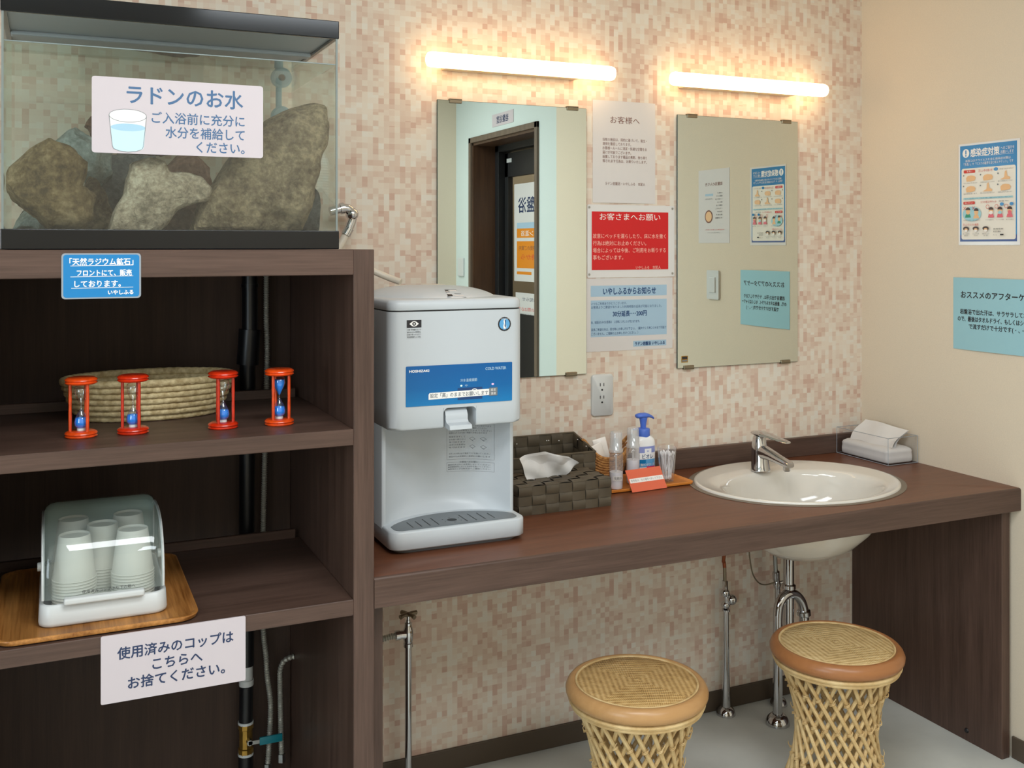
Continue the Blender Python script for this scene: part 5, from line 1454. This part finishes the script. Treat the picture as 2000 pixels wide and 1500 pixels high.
o0 = rrect(ax0_ + .006, ay0_ + .007, ax1_ - .006, ay1_ - .007, .014, 6)
L = lambda d, z: [(2.3675 + (x - 2.3675) * (1 - d / .0535), -.1325 + (y + .1325) * (1 - d / .1035), CZ1 + .0035 + z) for x, y in o0]
b.loft([L(.004, 0), L(.0005, .004), L(0, .018), L(.0015, .030), L(.0005, .033), L(.0035, .040), L(.012, .045), L(.03, .0475)], 'tissue', True, True); b.build('pack', t, sharp=70)
b = MB()
g = []
for i in range(15):
    for j in range(9):
        u, v = i / 14, j / 8
        g.append((2.336 + .048 * v + .012 * v * v + .003 * sin(u * 9), -.052 - .178 * u + .006 * sin(v * 4), CZ1 + .049 + .060 * v * (1 - .12 * u) + .002 * sin(u * 7 + v * 5)))
b.add(g, [[i * 9 + j, i * 9 + j + 1, (i + 1) * 9 + j + 1, (i + 1) * 9 + j] for i in range(14) for j in range(8)], 'tissue', True)
g3 = [(x + .016 - .010 * (z - CZ1 - .05) / .05, y + .002, z - .001) for x, y, z in g]
b.add(g3, [[i * 9 + j, i * 9 + j + 1, (i + 1) * 9 + j + 1, (i + 1) * 9 + j] for i in range(14) for j in range(8)], 'tissue', True)
b.build('pulled_sheet', t, recalc=False, sharp=80)

# ------------------------------------------------------------------ plumbing under the counter
def flange(b, x, y, r=.028, h=.022):
    b.lathe([(r, 0.0), (r, .002), (r * .96, h * .35), (r * .8, h * .7), (r * .5, h), (r * .42, h)], (x, y, 0.0005), 'chrome', 28, True)
# floor valve at the left
t = thing('floor_valve', 'floor standing chrome stop valve with a cross handle beside the shelf unit', 'valve', (0.838, -0.085, 0))
X, Y = 0.838, -0.085
b = MB(); b.tube([(X, Y, .002), (X, Y, .39)], .0088, 'chrome', 18); b.build('riser', t)
b = MB(); flange(b, X, Y); b.build('floor_flange', t)
b = MB(); b.tube([(X, Y, .388), (X, Y, .397), (X, Y, .398), (X, Y, .405), (X, Y, .420), (X, Y, .432), (X, Y, .440), (X, Y, .449), (X, Y, .450), (X, Y, .456)], [.0125, .0125, .0105, .0125, .0135, .0125, .0095, .0095, .006, .006], 'chrome', 18)
b.tube([(X - .008, Y, .420), (X - .022, Y, .421), (X - .023, Y, .421), (X - .034, Y, .421)], [.0115, .0105, .0125, .0125], 'chrome', 14)
b.tube([(X, Y, .45), (X, Y, .468)], .0042, 'chrome', 12); b.build('valve_body', t)
b = MB()
for k in range(4):
    a = k * pi / 2 + .35
    b.tube([(X, Y, .470), (X + .014 * cos(a), Y + .014 * sin(a), .4715), (X + .026 * cos(a), Y + .026 * sin(a), .469)], [.006, .0045, .006], 'clip', 10)
b.sphere((X, Y, .471), .008, 'clip', 14, sz=.7); b.build('cross_handle', t)
t2 = flex_hose('flexible_hose', 'corrugated metal hose joining the floor valve to the shelf unit', [(0.8045, -0.085, 0.4210), (0.790, -0.085, 0.4205), (0.765, -0.084, 0.418), (0.70, -0.083, 0.42), (0.64, -0.083, 0.425)], 0.0072)

# basin supply at the left
X, Y = 1.863, -0.038
t = thing('supply_pipe', 'slim chrome supply pipe with a ball valve, left of the basin trap', 'pipe', (X, Y, 0))
b = MB(); b.tube([(X, Y, .002), (X, Y, .045), (X, Y, .16), (X, Y, .315)], [.0140, .0130, .0100, .0085], 'chrome', 18); b.build('riser', t)
b = MB(); flange(b, X, Y, .029, .024); b.build('floor_flange', t)
b = MB(); b.tube([(X, Y, .313), (X, Y, .318)], .0125, 'chrome', 18)
b.sphere((X - .001, Y, .331), .0135, 'chrome', 16); b.sphere((X + .012, Y - .012, .349), .0160, 'chrome', 18); b.sphere((X - .003, Y, .368), .0140, 'chrome', 16)
b.tube([(X, Y, .325), (X + .002, Y - .003, .349), (X - .002, Y, .37)], .010, 'chrome', 12); b.build('ball_valve', t)
b = MB(); b.tube([(X - .003, Y, .376), (X - .004, Y, .405)], .0085, 'chrome', 8, smooth=False); b.tube([(X - .004, Y, .405), (X - .005, Y, .45)], .0052, 'clip', 10)
b.tube(smooth_path([(X - .005, Y, .445), (X - .007, Y, .462), (X - .010, Y - .003, .475), (X - .010, Y - .03, .60), (X + .02, Y - .09, .75)], 6), .0055, 'copper', 10); b.build('connector', t)

# second supply behind the trap, with the looped wire of the plug
X, Y = 2.050, -0.052
t = thing('supply_pipe', 'chrome supply pipe behind the basin trap with a looped wire', 'pipe', (X, Y, 0))
b = MB(); b.tube([(X, Y, .002), (X, Y, .05), (X - .004, Y, .365)], [.012, .0095, .0085], 'chrome', 16); b.build('riser', t)
b = MB(); flange(b, X, Y, .027, .022); b.build('floor_flange', t)
b = MB(); b.tube([(X - .005, Y, .36), (X - .006, Y, .372), (X - .007, Y, .384), (X - .009, Y, .388), (X - .010, Y, .412), (X - .011, Y, .414)], [.009, .013, .009, .011, .0115, .008], 'chrome', 12)
b.tube([(X - .006, Y, .376), (X + .02, Y - .006, .380)], [.006, .0045], 'chrome', 10); b.build('valve_body', t)
b = MB(); b.tube(smooth_path([(X - .011, Y, .41), (X - .014, Y, .48), (X - .02, Y - .01, .60), (X - .05, Y - .06, .74)], 6), .0065, 'steel', 10); b.build('connector', t)
b = MB(); b.tube(smooth_path([(1.940, -.052, .62), (1.939, -.052, .500), (1.942, -.052, .460), (1.953, -.052, .415), (1.976, -.052, .386), (2.005, -.052, .377), (2.044, -.052, .382)], 8), .0022, 'clip', 8); b.build('plug_wire', t)

# drain trap
BXT, BYT = BX, BY + .02
t = thing('drain_trap', 'chrome S shaped drain trap under the basin, standing on a floor flange', 'pipe', (1.9640, -0.150, 0))
dX, dY = 2.0165, -0.140
b = MB()
b.lathe([(.030, .0), (.033, -.004), (.033, -.020), (.026, -.026), (.018, -.028)], (dX, dY, .527), 'chrome', 28, True)
b.build('drain_collar', t)
b = MB(); b.tube([(dX, dY, .56), (dX, dY, .17)], .0160, 'chrome', 24); b.build('tailpiece', t)
b = MB(); b.tube([(dX, dY, .388), (dX, dY, .392), (dX, dY, .402), (dX, dY, .406)], [.0175, .021, .021, .0175], 'chrome', 24); b.build('slip_nut', t)
P = [(dX, dY, .20)] + [(dX + .026 - .026 * cos(a), dY - .004, .165 - .026 * sin(a)) for a in [k * pi / 8 for k in range(9)]] + [(dX + .053, dY - .006, .30)]
b = MB(); b.tube(smooth_path(P, 3), .0150, 'chrome', 20); b.build('trap_bend', t)
rx = dX + .053
b = MB(); b.tube([(rx, dY - .006, .302), (rx, dY - .006, .306), (rx - .002, dY - .006, .318), (rx - .003, dY - .006, .322)], [.0165, .0205, .0205, .0165], 'chrome', 24); b.build('slip_nut', t)
P = [(rx, dY - .006, .295), (rx - .003, dY - .007, .325), (rx - .013, dY - .008, .350), (rx - .033, dY - .009, .371), (rx - .056, dY - .010, .379), (rx - .078, dY - .011, .375), (rx - .096, dY - .012, .357), (rx - .1025, dY - .012, .33), (rx - .1035, dY - .012, .27), (rx - .104, dY - .012, .003)]
b = MB(); b.tube(smooth_path(P, 5), .0142, 'chrome', 20); b.build('outlet_pipe', t)
b = MB(); flange(b, rx - .104, dY - .012, .036, .030); b.build('floor_flange', t)

# ------------------------------------------------------------------ rattan stools
def stool(cx, cy, rim, seat, label, rot):
    t = thing('rattan_stool', label, 'stool', (cx, cy, 0), 'rattan stools')
    t.rotation_euler = (0, 0, 0)
    b = MB(); b.lathe([(.1425, .4060), (.1455, .4085), (.1500, .4090), (.1560, .4065), (.1615, .4000), (.1652, .3910), (.1645, .3830), (.1610, .3765), (.1550, .3730), (.1470, .3720), (.1425, .3740), (.1425, .4060)], (cx, cy, 0), rim, 72); b.build('rim', t, sharp=80)
    b = MB(); b.lathe([(.1430, .4040), (.1430, .4075), (.1405, .4090), (.1380, .4080), (.1375, .4055)], (cx, cy, 0), 'cane', 72); b.build('edge_cane', t)
    b = MB()
    n = 40
    b.lathe([(0.0, .4090), (.05, .4088), (.10, .4080), (.1370, .4062), (.1400, .4030), (.1425, .3990), (.1425, .3950), (0.0, .3950)], (cx, cy, 0), seat, 72); b.build('woven_seat', t, sharp=60)
    for rr, z in ((.1535, .3665), (.1495, .3580)):
        b = MB(); b.tube([(cx + rr * cos(2 * pi * k / 72), cy + rr * sin(2 * pi * k / 72), z) for k in range(72)], .0056, 'cane', 8, closed=True); b.build('ring', t)
    R0, zt, zb, tw = .1410, .366, .014, radians(92)
    for s_, rad in ((1, 0.0), (-1, -.0085)):
        proto_c = None
        for k in range(22):
            a = 2 * pi * k / 22 + rot + (.07 if s_ < 0 else 0)
            if proto_c is None:
                R = R0 + rad
                p0 = Vector((cx + R * cos(a), cy + R * sin(a), zt)); p1 = Vector((cx + R * cos(a + s_ * tw), cy + R * sin(a + s_ * tw), zb))
                b = MB(); b.tube([tuple(p0.lerp(p1, q / 8)) for q in range(9)], .0051, 'cane', 8); proto_c = b.build('cane', t)
            else:
                c = proto_c.copy(); col.objects.link(c); c.parent = t; c.rotation_euler = (0, 0, 2 * pi * k / 22)
    for z, col_r in ((.300, None), (.222, None), (.120, None)):
        f = (zt - z) / (zt - zb)
        rr = R0 * sqrt(1 - 4 * f * (1 - f) * sin(tw / 2) ** 2)
        b = MB()
        for k in range(22):
            # crossing points of the two families at this height
            off = tw * 0
            a = 2 * pi * k / 22 + rot + math.atan2(f * sin(tw), 1 - f + f * cos(tw))
            c = Vector((cx + (rr + .003) * cos(a), cy + (rr + .003) * sin(a), z)); ra = Vector((cos(a), sin(a), 0)); ta = Vector((-sin(a), cos(a), 0))
            tilt = Vector((0, 0, 1)) * .25
            for w in (-.0016, .0016):
                pts = [tuple(c + (ta * cos(q) * .0068 + (ra * sin(q) * .0068)) + Vector((0, 0, w + .0035 * cos(q)))) for q in [2 * pi * m / 10 for m in range(10)]]
                b.tube(pts, .0012, 'cane', 5, closed=True)
            if (k * 7 + int(z * 100)) % 3 == 0:
                b.tube([tuple(c + ra * .006), tuple(c + ra * .010 + ta * .004 + Vector((0, 0, .010))), tuple(c + ra * .009 + ta * .009 + Vector((0, 0, .018)))], [.0014, .0012, .0007], 'cane', 5)
        b.build('lashing', t)
    for rr, z in ((.1440, .0085), (.1380, .022)):
        b = MB(); b.tube([(cx + rr * cos(2 * pi * k / 72), cy + rr * sin(2 * pi * k / 72), z) for k in range(72)], .0075, 'cane', 8, closed=True); b.build('base_ring', t)
    return t
stool(1.2420, -0.5420, 'rim_light', 'seat_a', 'rattan stool with a light golden rim, in the middle of the counter front', 0.1)
stool(1.8240, -0.5570, 'rim_dark', 'seat_b', 'rattan stool with a browner rim, under the basin nearer the right wall', 0.25)
